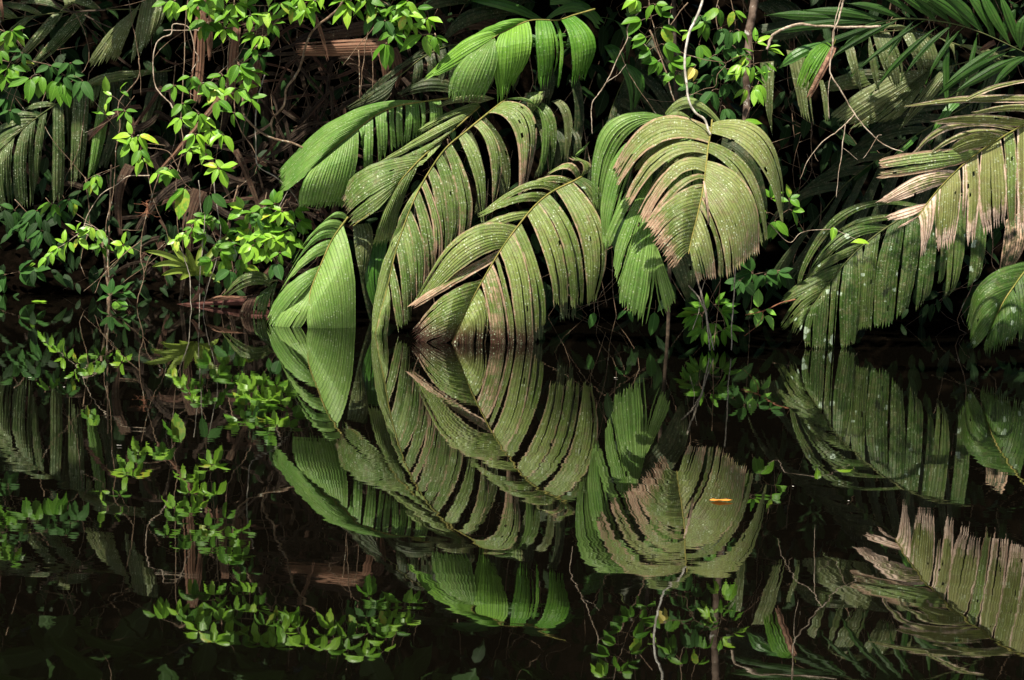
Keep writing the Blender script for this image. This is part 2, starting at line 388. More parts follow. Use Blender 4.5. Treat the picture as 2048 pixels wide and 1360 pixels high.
def plant(name, label, cat, stems, groups, mats, group=None, smat='vine', Y=14.0, seed=3, wr=.46, r=.006, base=None, petiole=True):
    """stems: list of (pts[(px,py) or (px,py,Y)], r0, r1); groups: (px,py,L,n,matkey[,ang,spread])"""
    rnd = random.Random(seed)
    def q(p): return P(p[0], p[1], p[2] if len(p) > 2 else Y)
    p0 = q(stems[0][0][0]) if stems else P(groups[0][0], groups[0][1], Y)
    root = empty(name, p0, label, cat, group)
    sm = MB(); allp = []
    for (pts, r0, r1) in stems:
        pts3 = [(p[0], p[1], p[2] if len(p) > 2 else Y) for p in pts]
        S = cr(pts3, max(12, 7 * len(pts3)))
        Q = []
        for (x, y, z) in S:
            j = noise.noise_vector(Vector((x * .03, y * .03, seed)))
            Q.append(P(x + j.x * 2.5, y + j.y * 2.5, z + j.z * .03)); allp.append((x, y, z))
        tube(sm, Q, r0, r1, 6, .18)
    fol = {}
    for g in groups:
        px, py, L, n, mk = g[:5]; ang = g[5] if len(g) > 5 else None; spr = g[6] if len(g) > 6 else 150
        if allp and petiole:
            a = min(allp, key=lambda p: (p[0] - px) ** 2 + (p[1] - py) ** 2)
            dist = math.hypot(a[0] - px, a[1] - py); Yg = a[2] - rnd.uniform(0, .12)
            if 2 < dist:
                A, B = P(*a), P(px, py, Yg); mid = (A + B) / 2 + Vector((0, 0, .12 * (A - B).length))
                tube(sm, [A, A * .6 + mid * .4, mid * .6 + B * .4, B], .0032, .0016, 5)
        else: Yg = Y + rnd.uniform(-.1, .1)
        leaf_group(fol.setdefault(mk, MB()), sm, px, py, Yg, L, n, ang, spr, rnd=rnd, wr=wr)
    if sm.v: sm.build('stem', MAT[smat], root, smooth=True)
    for mk, mb in fol.items(): mb.build('foliage', MAT[mk], root, smooth=True)
    return root
def vine(name, label, cat, lines, mat, Y=13.0, group=None, seed=5, rough=.2, wig=2.0):
    "lines: list of (pts, r0, r1): one thing of several joined strands"
    root = None; first = True
    for k, (pts, r0, r1) in enumerate(lines):
        pts3 = [(p[0], p[1], p[2] if len(p) > 2 else Y) for p in pts]
        if root is None: root = MB(); 
        S = cr(pts3, max(14, 9 * len(pts3))); Q = []
        for (x, y, z) in S:
            j = noise.noise_vector(Vector((x * .03, y * .03, seed))); j2 = noise.noise_vector(Vector((x * .11, y * .11, seed + 3)))
            Q.append(P(x + (j.x + j2.x * .45) * wig, y + (j.y + j2.y * .45) * wig, z + j.z * .03))
        tube(root, Q, r0, r1, 7, rough)
    o = root.build(name, MAT[mat], None, smooth=True)
    # origin to its top
    off = P(*( (lines[0][0][0][0], lines[0][0][0][1], (lines[0][0][0][2] if len(lines[0][0][0]) > 2 else Y)) ))
    o.data.transform(Matrix.Translation(-off)); o.location = off
    return tag(o, label, cat, group)
# ------------------------------------------------------------------ the fronds at the water's edge
def yy(pts, ys):
    "give each rachis pixel a distance, interpolated from the first to the last"
    n = len(pts); out = []
    for i, p in enumerate(pts):
        t = i / (n - 1) * (len(ys) - 1); k = min(int(t), len(ys) - 2); f = t - k
        out.append((p[0], p[1], ys[k] + (ys[k + 1] - ys[k]) * f))
    return out
# F6: bright frond dipping its tip in the water, left
frond('bright green palm frond dipping its broad end blade into the water, left',
  yy([(696,434),(665,478),(641,531),(623,575),(618,605)], [13.0, 12.75]), [
  (688,449, 703,552, 708,672, 619,602, 619,640, 624,676, dict(tipdry=.0, splits=0, dm=-.10, arch=.10)),
  (617,600, 613,632, 586,672, 625,568, 568,622, 548,664, dict(dm=-.03)),
  (626,563, 588,605, 540,668, 640,528, 575,572, 537,630, dict(dm=-.10)),
  (651,510, 606,532, 556,590, 663,480, 612,507, 566,578, {}),
  (665,474, 622,490, 580,545, 676,459, 628,473, 572,560, {}),
  (678,456, 636,463, 594,508, 688,444, 640,450, 586,524, {}),
  (690,440, 655,440, 615,482, 695,432, 662,430, 610,492, {}),
  (688,452, 694,516, 703,584, 691,449, 698,516, 705,582, dict(dm=.02, dt=.02)),
  ], 'green', seed=11, dm=-.07, edge=.05, holes=0)
# dark blades hanging behind F6 and F3
frond('narrow dim frond hanging in the gap between the bright frond and the spotted one',
  yy([(745,440),(742,470),(740,500)], [13.35, 13.3]), [
  (705,450, 714,510, 724,560, 738,446, 744,488, 726,562, dict(free=.0)),
  (730,480, 732,560, 752,622, 775,480, 765,545, 757,606, dict(free=.1, mat='deep')),
  (708,470, 722,560, 738,640, 722,470, 738,560, 744,640, dict(free=.2, mat='shade')),
  (752,500, 748,580, 742,660, 772,500, 768,580, 756,668, dict(free=.15, mat='deep')),
  ], 'grey', seed=12, show_rachis=False)
# F2 upper left frond with two broad end blades
frond('pale green frond pointing left with two broad end blades above the leafy bank',
  yy([(900,196),(847,203),(794,212),(753,229),(718,256),(676,288),(626,335),(603,379)], [13.6,13.4,13.1]), [
  (850,200, 690,232, 561,338, 640,322, 607,352, 566,382, dict(dm=-.10, dt=.06, arch=.10, splits=0, mat='green')),
  (640,320, 612,362, 600,412, 718,258, 706,338, 684,410, dict(dm=-.10, dt=-.02, arch=.1, splits=0, mat='green')),
  (719,262, 722,275, 720,288, 729,248, 728,270, 726,288, {}),
  (731,248, 729,300, 727,340, 748,236, 746,290, 744,342, {}),
  (753,235, 754,270, 756,320, 759,230, 760,270, 762,318, {}),
  (762,228, 758,270, 760,312, 775,222, 774,265, 771,307, {}),
  (778,220, 779,250, 780,298, 791,216, 788,255, 791,294, {}),
  (794,213, 792,250, 795,294, 806,210, 804,250, 806,289, {}),
  (811,210, 812,240, 807,284, 838,206, 838,236, 839,268, {}),
  (840,206, 843,230, 842,264, 852,203, 850,230, 849,260, {}),
  (990,197, 925,192, 848,226, 958,207, 905,207, 852,230, dict(free=-.05, mat='grey')),
  (858,203, 862,230, 856,262, 882,200, 885,228, 884,250, {}),
  ], 'green', seed=21, dm=-.06, edge=.12)
# F3b : frond under F3 with broad twin end blades
frond('olive frond with twin squared end blades lying under the spotted central frond',
  yy([(960,212),(905,262),(847,312),(809,352),(776,394),(735,430),(706,452)], [13.5,13.2,12.95]), [
  (850,312, 735,338, 686,390, 795,376, 752,416, 705,448, dict(dm=-.12, dt=.02, arch=.12, tipdry=.5, splits=1)),
  (786,386, 764,436, 747,486, 846,316, 802,410, 787,482, dict(dm=-.08, dt=-.02, arch=.1, splits=0, label='squared hanging blade with two small pink scars')),
  (962,230, 870,255, 768,318, 935,256, 850,284, 742,334, dict(mat='olive', dm=-.08, label='yellowing leaflet')),
  (930,262, 862,286, 778,326, 905,285, 842,312, 792,327, {}),
  (900,290, 860,310, 806,322, 872,318, 845,328, 812,334, {}),
  (976,216, 928,212, 843,254, 960,236, 905,233, 846,264, dict(dm=-.05)),
  ], 'olive', seed=31, dm=-.07, edge=.18)
# F3 : central spotted frond
frond('central olive spotted frond arching down to the water with long hanging leaflets on its right',
  yy([(1012,198),(976,226),(932,262),(891,297),(857,345),(832,391),(812,440),(791,505),(776,569),(762,622),(750,668)], [13.35,12.95,12.7,12.55,12.4]), [
  (976,228, 1032,262, 1038,398, 1008,203, 1066,240, 1056,362, dict(dm=-.16, dt=-.12, tipdry=.7, splits=1, arch=.2, holes=.02)),
  (941,250, 978,300, 985,404, 958,238, 1000,312, 984,424, dict(tipdry=.5)),
  (915,272, 947,345, 964,442, 928,261, 964,330, 968,444, {}),
  (890,298, 917,398, 914,490, 905,283, 940,388, 932,484, dict(tipdry=.5)),
  (870,326, 893,420, 886,522, 884,306, 914,408, 896,518, {}),
  (858,345, 875,420, 884,534, 866,333, 892,410, 890,538, {}),
  (845,370, 864,440, 868,518, 853,356, 880,450, 880,534, dict(tipdry=.9, edge=.6)),
  (828,405, 846,478, 850,566, 840,383, 866,478, 864,554, dict(tipdry=.6)),
  (814,438, 829,508, 833,592, 824,416, 846,498, 844,588, dict(tipdry=.5, edge=.5)),
  (806,463, 818,533, 825,594, 813,441, 830,520, 832,584, {}),
  (796,498, 805,568, 808,648, 806,462, 820,548, 821,636, {}),
  (780,556, 788,608, 796,658, 790,522, 799,588, 807,644, {}),
  (764,616, 758,650, 752,686, 777,566, 778,620, 771,684, dict(dt=-.02)),
  (812,440, 762,545, 745,660, 782,545, 768,600, 752,664, dict(dm=-.02)),
  (832,392, 796,448, 772,515, 812,438, 790,488, 767,540, dict(dm=-.02)),
  (850,358, 808,418, 793,462, 833,392, 812,436, 791,482, dict(dm=-.01)),
  (1012,200, 1078,222, 1076,348, 1022,196, 1090,232, 1086,336, dict(dm=-.06, dt=.05, mat='green')),
  (925,266, 952,340, 950,420, 936,258, 964,332, 956,424, dict(dm=.10, dt=.12, mat='grey')),
  (955,245, 992,320, 1000,400, 970,235, 1014,310, 1012,395, dict(dm=.12, dt=.14, mat='grey')),
  (880,310, 905,400, 902,470, 892,298, 926,390, 908,472, dict(dm=.10, dt=.12, mat='grey')),
  ], 'olive', fat=.24, split=.8, seed=33, dm=-.07, dt=-.03, edge=.35)
# F15 : lit leaflets right of F3
frond('short curled leaflets of a spotted frond just behind the central one',
  yy([(1020,205),(1060,190),(1110,196)], [13.45, 13.5]), [
  (1070,222, 1093,262, 1098,338, 1085,205, 1112,250, 1103,340, dict(free=-.02, mat='olive')),
  (1101,203, 1126,232, 1130,302, 1117,198, 1143,235, 1136,320, dict(free=.0, mat='grey')),
  (1050,186, 1054,206, 1062,230, 1091,182, 1082,202, 1064,228, dict(free=-.03)),
  (1066,240, 1084,290, 1070,352, 1080,238, 1100,285, 1078,350, dict(free=.06, mat='grey')),
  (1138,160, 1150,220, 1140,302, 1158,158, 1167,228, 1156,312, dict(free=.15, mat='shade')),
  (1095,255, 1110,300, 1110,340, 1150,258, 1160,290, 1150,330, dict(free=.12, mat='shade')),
  (1180,282, 1160,300, 1135,318, 1172,295, 1155,312, 1136,320, dict(free=.1, mat='green')),
  ], 'olive', seed=34, show_rachis=False, dm=-.06)
# F1 : fresh green frond on top
frond('fresh bright green frond with wide untattered blades at the top centre',
  yy([(1190,18),(1148,30),(1115,40),(1060,41),(1006,64),(984,77)], [13.5, 13.25]), [
  (1006,62, 935,78, 858,150, 986,75, 935,118, 857,158, dict(dm=-.08, splits=0)),
  (1060,40, 1000,44, 930,82, 1008,63, 975,70, 924,92, dict(dm=-.05, splits=0)),
  (986,75, 922,128, 898,192, 988,74, 990,126, 966,192, dict(dm=-.08, splits=0, mat='green')),
  (1003,66, 990,112, 997,190, 1056,44, 1058,100, 1030,160, dict(dm=-.12, jag=22, splits=0)),
  (1070,42, 1074,96, 1077,166, 1101,41, 1114,90, 1106,148, dict(dm=-.12, jag=20, splits=1)),
  (1106,44, 1120,90, 1116,170, 1113,43, 1127,98, 1120,167, dict(dm=-.06)),
  (1122,44, 1144,88, 1143,166, 1150,34, 1188,80, 1174,142, dict(dm=-.14, dt=-.05, jag=22, splits=0)),
  (1050,60, 1080,72, 1130,66, 1050,70, 1080,82, 1130,74, dict(free=.08, mat='deep')),
  (1052,94, 1070,82, 1130,82, 1052,100, 1080,92, 1138,92, dict(free=.12, mat='deep')),
  ], 'fresh', rmat='rachis', seed=41, dm=-.1, edge=0, holes=0, jag=12)
# arching dark green blades behind F1
frond('arching glossy dark green blades behind the fresh frond',
  yy([(1240,-20),(1170,5),(1110,38)], [14.3, 14.1]), [
  (1040,22, 940,20, 888,82, 1046,30, 950,44, 896,80, dict(free=.05, mat='shade')),
  (960,-4, 1020,4, 1090,40, 940,2, 1010,20, 1082,44, dict(free=-.05)),
  (1088,40, 1150,6, 1205,40, 1092,44, 1150,24, 1196,58, dict(free=.0)),
  (1190,36, 1240,52, 1252,122, 1204,34, 1256,60, 1254,112, dict(free=-.02)),
  (1208,92, 1220,110, 1240,140, 1222,88, 1244,104, 1250,132, dict(free=.02)),
  (1215,122, 1250,150, 1262,222, 1228,120, 1284,150, 1275,205, dict(free=-.04)),
  (1100,0, 1140,-5, 1180,10, 1100,10, 1140,10, 1170,24, dict(free=.1)),
  (1060,0, 1020,-8, 990,40, 1075,6, 1040,10, 1004,44, dict(free=.15, mat='shade')),
  (850,10, 880,-5, 930,-4, 850,24, 890,12, 940,6, dict(free=.15, mat='shade')),
  (1000,60, 1015,120, 1012,180, 1020,62, 1040,120, 1030,180, dict(free=.35, mat='shade')),
  (1068,110, 1080,160, 1076,205, 1100,112, 1108,160, 1100,200, dict(free=.35, mat='shade')),
  ], 'deep', seed=42, show_rachis=False, dm=-.08, holes=0, edge=0)
# F13 : dull frond behind F2
frond('dull dark frond leaning left behind the pale green one under the leaf pile',
  yy([(960,92),(905,90),(850,112),(795,155),(740,192),(700,216)], [13.9,13.7]), [
  (812,145, 756,176, 690,216, 790,172, 770,200, 712,214, dict(mat='shade')),
  (905,162, 850,158, 802,184, 900,186, 850,182, 796,196, dict(free=.0, mat='shade')),
  (860,108, 800,128, 720,196, 850,112, 800,140, 722,204, {}),
  (905,90, 860,92, 800,130, 900,96, 860,100, 804,134, {}),
  (852,118, 856,135, 850,168, 868,108, 872,130, 866,165, {}),
  (872,105, 878,135, 874,170, 890,98, 896,130, 888,165, {}),
  (895,96, 900,130, 896,165, 915,92, 920,125, 912,165, {}),
  (830,130, 826,150, 820,170, 845,120, 845,140, 838,165, {}),
  (920,95, 940,150, 930,200, 950,95, 985,150, 960,195, dict(free=.2)),
  ], 'shade', rmat='rachis_dark', seed=43, dm=-.04)
# F4 : lower centre frond
frond('big olive frond at the water line with brown stained bases and even ribs fanning right',
  yy([(1165,352),(1147,362),(1103,384),(1068,413),(1029,461),(1000,502),(970,552),(941,605),(920,649),(903,686)], [12.55,12.3,12.1,12.0]), [
  (1147,360, 1100,352, 1050,374, 1130,370, 1090,364, 1052,382, {}),
  (1125,372, 1060,364, 972,416, 1106,382, 1050,380, 974,426, {}),
  (1095,388, 1040,390, 962,426, 1075,406, 1030,406, 965,434, {}),
  (1062,418, 1000,433, 935,466, 1045,440, 1000,450, 938,478, {}),
  (1037,450, 925,470, 832,602, 1003,498, 935,524, 842,608, dict(dm=-.12, dt=-.02, splits=1)),
  (1001,500, 905,552, 820,610, 984,528, 930,556, 836,614, dict(dry=.55, tipdry=.5, dm=-.06)),
  (968,555, 888,596, 834,652, 908,676, 878,686, 842,696, dict(dry=.2, tipdry=.6, dm=-.10, jag=14)),
  (905,682, 904,690, 903,698, 960,572, 971,630, 967,698, dict(dry=.15, dm=-.03)),
  (963,566, 978,625, 983,698, 987,530, 1006,600, 1018,698, dict(dry=.5, dm=-.06)),
  (991,524, 1010,600, 1021,696, 997,513, 1019,600, 1029,696, {}),
  (1003,504, 1024,580, 1035,696, 1024,470, 1056,556, 1064,696, dict(edge=.6, dm=-.10)),
  (1028,464, 1060,550, 1070,660, 1044,443, 1080,550, 1090,645, dict(dm=-.10)),
  (1053,432, 1096,525, 1108,608, 1078,408, 1120,490, 1136,602, dict(edge=.5, dm=-.13)),
  (1081,406, 1126,490, 1140,612, 1100,388, 1153,480, 1165,602, dict(dm=-.14)),
  (1111,382, 1162,475, 1176,604, 1145,362, 1207,470, 1192,594, dict(dm=-.16, splits=1)),
  (1147,362, 1187,410, 1204,508, 1162,354, 1212,400, 1214,486, dict(dm=-.05, dt=.1, mat='mossy')),
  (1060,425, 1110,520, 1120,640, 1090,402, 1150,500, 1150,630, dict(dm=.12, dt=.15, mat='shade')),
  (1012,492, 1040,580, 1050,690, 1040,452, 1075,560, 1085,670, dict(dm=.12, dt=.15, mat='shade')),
  (1152,358, 1130,336, 1090,352, 1162,353, 1140,325, 1098,344, {}),
  (1158,356, 1166,330, 1140,318, 1164,352, 1182,332, 1160,318, dict(dm=.0)),
  ], 'stained', fat=.15, split=.9, seed=51, dm=-.08, dt=-.02, edge=.35)
# F5b green frond under the dome
frond('green frond hanging under the brown spotted one with split blades almost touching the water',
  yy([(1420,212),(1340,238),(1312,300),(1303,380),(1304,440),(1306,500)], [12.4,12.1,11.95]), [
  (1332,222, 1215,250, 1188,400, 1340,240, 1240,285, 1206,434, dict(dm=-.10, dt=.02)),
  (1335,245, 1225,325, 1206,480, 1330,268, 1258,345, 1216,498, dict(dm=-.08)),
  (1312,300, 1250,390, 1212,470, 1308,330, 1264,400, 1220,490, {}),
  (1307,345, 1248,450, 1228,530, 1304,375, 1282,480, 1243,592, dict(dm=-.06)),
  (1303,400, 1258,520, 1240,602, 1304,436, 1308,530, 1292,645, dict(dm=-.10, splits=1, jag=12)),
  (1305,490, 1313,570, 1325,630, 1305,470, 1336,555, 1350,598, dict(dm=-.05)),
  (1306,470, 1345,535, 1372,600, 1340,430, 1390,520, 1378,590, dict(free=.06, mat='shade')),
  (1330,226, 1385,196, 1450,258, 1334,238, 1390,216, 1444,264, dict(free=.05, mat='olive')),
  (1320,250, 1350,222, 1382,236, 1324,258, 1352,236, 1380,242, dict(free=.0, mat='olive')),
  (1445,275, 1510,325, 1536,424, 1440,300, 1490,350, 1524,432, dict(free=.12, mat='shade')),
  (1312,270, 1340,330, 1330,420, 1380,270, 1400,330, 1390,420, dict(free=.14)),
  ], 'green', seed=52, dm=-.07, edge=.12, show_rachis=False)
# F5 dome
frond('brown-green spotted dome shaped frond on the right with a torn fringe and dry pink edges',
  yy([(1424,240),(1422,262),(1417,290),(1412,332),(1407,372),(1397,422),(1383,478),(1377,508)], [12.3,11.75,11.4,11.2]), [
  (1420,256, 1310,236, 1232,328, 1416,288, 1318,288, 1240,370, dict(dry=.16, tipdry=.5, edge=.5, dm=-.14, dt=.02, splits=1)),
  (1416,290, 1325,294, 1254,386, 1413,312, 1338,320, 1262,408, dict(tipdry=.7)),
  (1412,322, 1345,328, 1278,420, 1409,345, 1352,356, 1292,448, dict(tipdry=.8)),
  (1410,348, 1356,364, 1295,436, 1408,360, 1364,376, 1300,448, dict(tipdry=.5)),
  (1407,366, 1356,384, 1292,442, 1406,374, 1368,390, 1300,446, dict(dry=.3)),
  (1407,374, 1348,390, 1294,446, 1378,500, 1364,516, 1352,534, dict(dry=.04, tipdry=1.0, dm=-.12, dt=-.06, jag=13)),
  (1423,244, 1535,270, 1567,434, 1421,268, 1508,318, 1562,442, dict(dm=-.14, splits=1, edge=.3)),
  (1419,284, 1505,345, 1534,474, 1417,306, 1478,365, 1520,484, dict(dm=-.12)),
  (1414,318, 1500,375, 1518,494, 1404,388, 1437,468, 1452,550, dict(dm=-.14, dt=-.06, jag=13, splits=1, tipdry=.3)),
  (1380,495, 1384,530, 1392,560, 1400,412, 1422,480, 1432,552, dict(dm=-.08, dt=-.05, tipdry=.7)),
  (1400,415, 1429,480, 1437,550, 1403,390, 1436,470, 1449,546, dict(dry=.2)),
  (1406,362, 1411,400, 1416,440, 1409,362, 1416,400, 1419,445, dict(free=-.17, dry=1.2, label='pale peeling strip beside the midrib', mat='pale')),
  (1421,262, 1350,262, 1270,330, 1419,280, 1350,285, 1280,345, dict(dm=.03, dt=.06)),
  (1415,305, 1350,315, 1290,390, 1413,320, 1355,335, 1295,405, dict(dm=.05, dt=.08, mat='grey')),
  ], 'dome', fat=-.03, split=.9, seed=53, dm=-.09, dt=-.02, edge=.3)
# F7 tattered pale frond
frond('tattered pale frond with dry torn ends reaching in from the right edge',
  yy([(2215,192),(2140,212),(2075,238),(2048,250),(2006,273),(1964,300),(1923,332),(1882,373),(1853,408),(1836,434)], [10.6,10.7,10.8,10.8,10.75]), [
  (2070,240, 2074,350, 2074,448, 2098,228, 2106,330, 2104,440, dict(tipdry=.8)),
  (2102,226, 2110,340, 2110,440, 2132,216, 2142,330, 2140,430, dict(tipdry=.7)),
  (2136,214, 2146,320, 2146,430, 2170,204, 2182,310, 2180,420, dict(tipdry=.8)),
  (2176,202, 2188,310, 2188,420, 2210,194, 2222,300, 2222,410, dict(tipdry=.8)),
  (2120,220, 2040,208, 1950,222, 2090,232, 2030,222, 1952,228, dict(dm=-.03)),
  (2070,190, 1930,193, 1815,211, 2070,206, 1945,205, 1815,213, dict(free=.1, dry=.1)),
  (2060,158, 1980,173, 1920,205, 2060,163, 1985,180, 1922,209, dict(free=.08)),
  (2060,232, 1960,230, 1872,241, 2042,252, 1950,249, 1874,248, dict(tipdry=.5)),
  (2032,258, 1910,245, 1829,303, 2026,262, 1914,256, 1832,306, dict(tipdry=.3)),
  (2022,264, 1940,260, 1868,300, 2010,271, 1936,273, 1870,304, {}),
  (2008,272, 1946,268, 1893,302, 1976,292, 1932,300, 1888,317, dict(tipdry=.3)),
  (1968,298, 1860,303, 1760,318, 1930,326, 1850,342, 1762,356, dict(edge=.7, tipdry=.5, dm=-.08, splits=1, mat='olive')),
  (1912,342, 1840,352, 1757,402, 1886,370, 1828,388, 1784,403, dict(dry=.5, tipdry=.4)),
  (1857,404, 1810,418, 1776,432, 1847,420, 1815,434, 1778,443, dict(dry=.8)),
  (1839,430, 1820,440, 1800,452, 1836,436, 1818,446, 1801,455, dict(dry=.8)),
  (1837,433, 1842,450, 1842,500, 1870,388, 1866,440, 1852,492, dict(dry=.55, tipdry=.6, jag=16)),
  (1871,386, 1871,430, 1871,482, 1880,376, 1878,420, 1875,472, {}),
  (1883,374, 1875,440, 1874,490, 1920,336, 1918,400, 1908,480, dict(tipdry=1.0, splits=1, jag=16)),
  (1924,332, 1926,390, 1924,427, 1932,324, 1934,380, 1930,429, dict(dry=.3)),
  (1932,326, 1936,400, 1934,480, 1955,308, 1957,390, 1952,462, dict(tipdry=1.0, holes=.05, jag=16)),
  (1964,302, 1961,390, 1968,462, 2003,276, 2010,370, 2008,438, dict(tipdry=.9, splits=2, jag=20, dry=.1)),
  (2009,273, 2013,360, 2017,457, 2029,261, 2033,340, 2030,444, dict(mat='olive', tipdry=.3, jag=16)),
  (2034,259, 2037,360, 2036,452, 2066,242, 2070,340, 2066,450, dict(dry=.15, tipdry=.7, splits=1, jag=16)),
  ], 'pale', split=.15, fat=.14, seed=61, dm=-.05, dt=-.02, edge=.55, holes=.008, arch=.1)
# F8 mossy frond
frond('dark mossy frond with white lichen blotches curving down into the water on the right',
  yy([(1990,380),(1900,392),(1845,412),(1773,455),(1723,493),(1694,522),(1664,558),(1638,594),(1617,622),(1604,650)], [13.3,13.1,12.9,12.7]), [
  (1842,408, 1680,425, 1592,580, 1836,414, 1690,436, 1596,584, {}),
  (1814,428, 1735,434, 1676,460, 1800,440, 1735,447, 1680,466, {}),
  (1785,448, 1680,468, 1609,566, 1765,460, 1694,484, 1624,548, {}),
  (1740,480, 1670,508, 1612,552, 1712,505, 1662,530, 1617,556, {}),
  (1695,522, 1618,555, 1568,592, 1664,558, 1612,585, 1567,608, {}),
  (1663,560, 1606,588, 1564,640, 1636,597, 1606,620, 1572,656, {}),
  (1632,602, 1597,630, 1585,656, 1606,646, 1602,656, 1597,664, {}),
  (1633,600, 1613,640, 1611,690, 1662,560, 1654,610, 1650,694, {}),
  (1665,557, 1660,620, 1657,690, 1681,536, 1674,600, 1670,684, {}),
  (1690,527, 1682,600, 1681,692, 1714,503, 1714,590, 1709,684, {}),
  (1716,500, 1717,570, 1712,664, 1722,494, 1723,560, 1715,662, {}),
  (1732,486, 1723,560, 1714,658, 1763,461, 1750,540, 1742,652, {}),
  (1776,453, 1757,530, 1748,652, 1810,434, 1797,520, 1786,642, {}),
  (1819,430, 1806,520, 1792,632, 1845,412, 1834,520, 1816,614, {}),
  (1849,411, 1839,540, 1831,617, 1876,401, 1867,545, 1853,594, {}),
  (1884,398, 1881,520, 1876,562, 1894,394, 1893,520, 1882,562, {}),
  (1898,393, 1895,545, 1886,597, 1930,388, 1923,530, 1899,587, {}),
  (1942,386, 1941,530, 1934,577, 1975,382, 1967,520, 1946,562, {}),
  (2012,440, 2006,505, 1998,552, 2048,420, 2050,480, 2027,532, dict(free=-.2, dry=.5, mat='shade')),
  ], 'mossy', rmat='rachis_dark', seed=71, dm=-.10, dt=-.04, edge=.2)
frond('broad dark green blade pair hanging over the water at the lower right',
  yy([(2100,490),(2052,540),(2026,575),(2006,605),(1985,649),(1972,690)], [11.9,11.7,11.6]), [
  (2070,520, 1972,562, 1936,640, 1988,645, 1970,668, 1948,694, dict(dm=-.08, splits=0)),
  (1986,648, 1974,680, 1972,702, 2026,576, 2036,625, 2030,678, dict(dm=-.08, jag=14)),
  (2030,572, 2038,620, 2038,674, 2075,520, 2076,600, 2070,662, dict(dm=-.08, jag=14)),
  ], 'dimmed', rmat='rachis', seed=72, edge=.1)
# ------------------------------------------------------------------ right background
frond('grey-green mossy frond with chopped blades hanging below the twisted twig on the right',
  yy([(2060,118),(1985,108),(1911,88),(1840,64),(1780,62),(1738,68)], [13.0,12.9]), [
  (1720,80, 1740,130, 1757,182, 1736,70, 1752,125, 1760,180, {}),
  (1690,100, 1705,145, 1718,180, 1706,88, 1716,130, 1723,182, dict(free=.0)),
  (1744,70, 1765,125, 1785,172, 1776,62, 1800,117, 1802,174, {}),
  (1800,62, 1824,105, 1836,140, 1862,72, 1874,112, 1868,130, dict(splits=0)),
  (1850,66, 1890,84, 1912,120, 1908,88, 1908,100, 1910,122, {}),
  (1915,90, 1960,94, 2000,112, 1925,92, 1960,110, 1985,124, {}),
  (1800,64, 1770,58, 1735,75, 1830,64, 1790,50, 1740,66, {}),
  ], 'grey', rmat='rachis_dark', seed=81, dm=-.06)
frond('wide dim frond spread in a fan deep behind the forked hanging twig',
  yy([(2040,90),(1970,112),(1910,130),(1860,138)], [13.4,13.3]), [
  (1853,138, 1756,165, 1662,230, 1856,142, 1780,205, 1702,250, dict(splits=0, free=.0)),
  (1857,141, 1790,195, 1706,252, 1866,138, 1826,200, 1790,237, dict(free=.0)),
  (1890,134, 1840,190, 1800,257, 1910,130, 1877,180, 1812,247, {}),
  (1930,124, 1920,170, 1905,207, 1970,112, 1952,150, 1925,192, {}),
  (1730,140, 1690,150, 1648,165, 1745,168, 1700,178, 1645,182, dict(free=.1)),
  (1985,108, 1960,190, 1930,260, 2010,100, 1985,185, 1945,265, dict(mat='shade')),
  (1800,150, 1740,140, 1700,150, 1800,170, 1740,170, 1700,175, dict(free=.15, mat='shade')),
  (1900,200, 1875,240, 1850,285, 1925,205, 1890,240, 1862,285, dict(free=.0, mat='deep')),
  (1830,270, 1810,290, 1790,306, 1836,276, 1815,296, 1796,312, dict(free=.0, mat='deep')),
  ], 'grey', rmat='rachis_dark', seed=82, dm=-.06)
rn = random.Random(5)
LL = []
S11 = [(1729,49),(1811,37),(1900,46),(1970,68),(2060,110)]
for (bx, by, tx, ty, w) in [(1835,37,1755,-12,7),(1870,42,1790,-14,9),(1900,46,1815,-16,10),(1940,58,1840,-16,12),(1965,68,1880,-20,12),(1990,78,1930,-20,10),(2020,92,1960,-20,10),
    (2040,102,2000,-10,9),(1800,38,1690,5,8),(1770,42,1600,20,9),(1850,40,1700,150,5),(1885,44,1740,190,6),(1800,42,1640,130,6),(1790,42,1560,128,7),(1830,40,1770,120,5),(1760,46,1680,95,7),
    (1896,46,1896,238,7),(1905,48,1800,160,5),(1925,52,1850,165,5),(1955,62,1925,190,5),(2010,88,1880,178,8),(2030,98,1860,200,7),(2055,108,1900,190,10),(1760,44,1510,70,9),(1745,48,1530,30,12),(2055,112,1980,180,7),
    (1980,70,1990,30,8),(2000,82,2030,20,10),(2040,100,2050,30,12)]:
    mx, my = (bx + tx) / 2 + rn.uniform(-4, 4), (by + ty) / 2 - 7
    dx, dy = tx - bx, ty - by; l = math.hypot(dx, dy); nx, ny = -dy / l * w, dx / l * w
    LL.append((bx - dx / l, by, mx - nx * .9, my - ny * .9, tx, ty, bx + 4, by + 1, mx + nx * .9, my + ny * .9, tx + 3, ty + 2))
frond('dark green feathery frond with many thin leaflets along the top right corner', yy(S11, [12.3, 12.1]), LL, 'feather', rmat='rachis_dark', seed=83, dm=-.03, dt=-.03, jag=3, holes=0, pleat=7, split=.1, edge=0)
frond('small folded frond half bright green half rusty brown hanging beside the twig',
  yy([(1672,78),(1666,92)], [12.0,12.0]), [
  (1655,84, 1618,108, 1594,166, 1663,90, 1640,140, 1617,184, dict(free=0, mat='fresh', splits=2)),
  (1664,90, 1645,130, 1617,186, 1673,94, 1656,135, 1622,196, dict(free=-.02, mat='dead', dry=.4, label='rusty brown folded edge')),
  (1640,84, 1590,100, 1562,132, 1650,90, 1600,118, 1563,134, dict(free=.05, mat='deep')),
  ], 'fresh', seed=84, r=(.004,.003), holes=0)
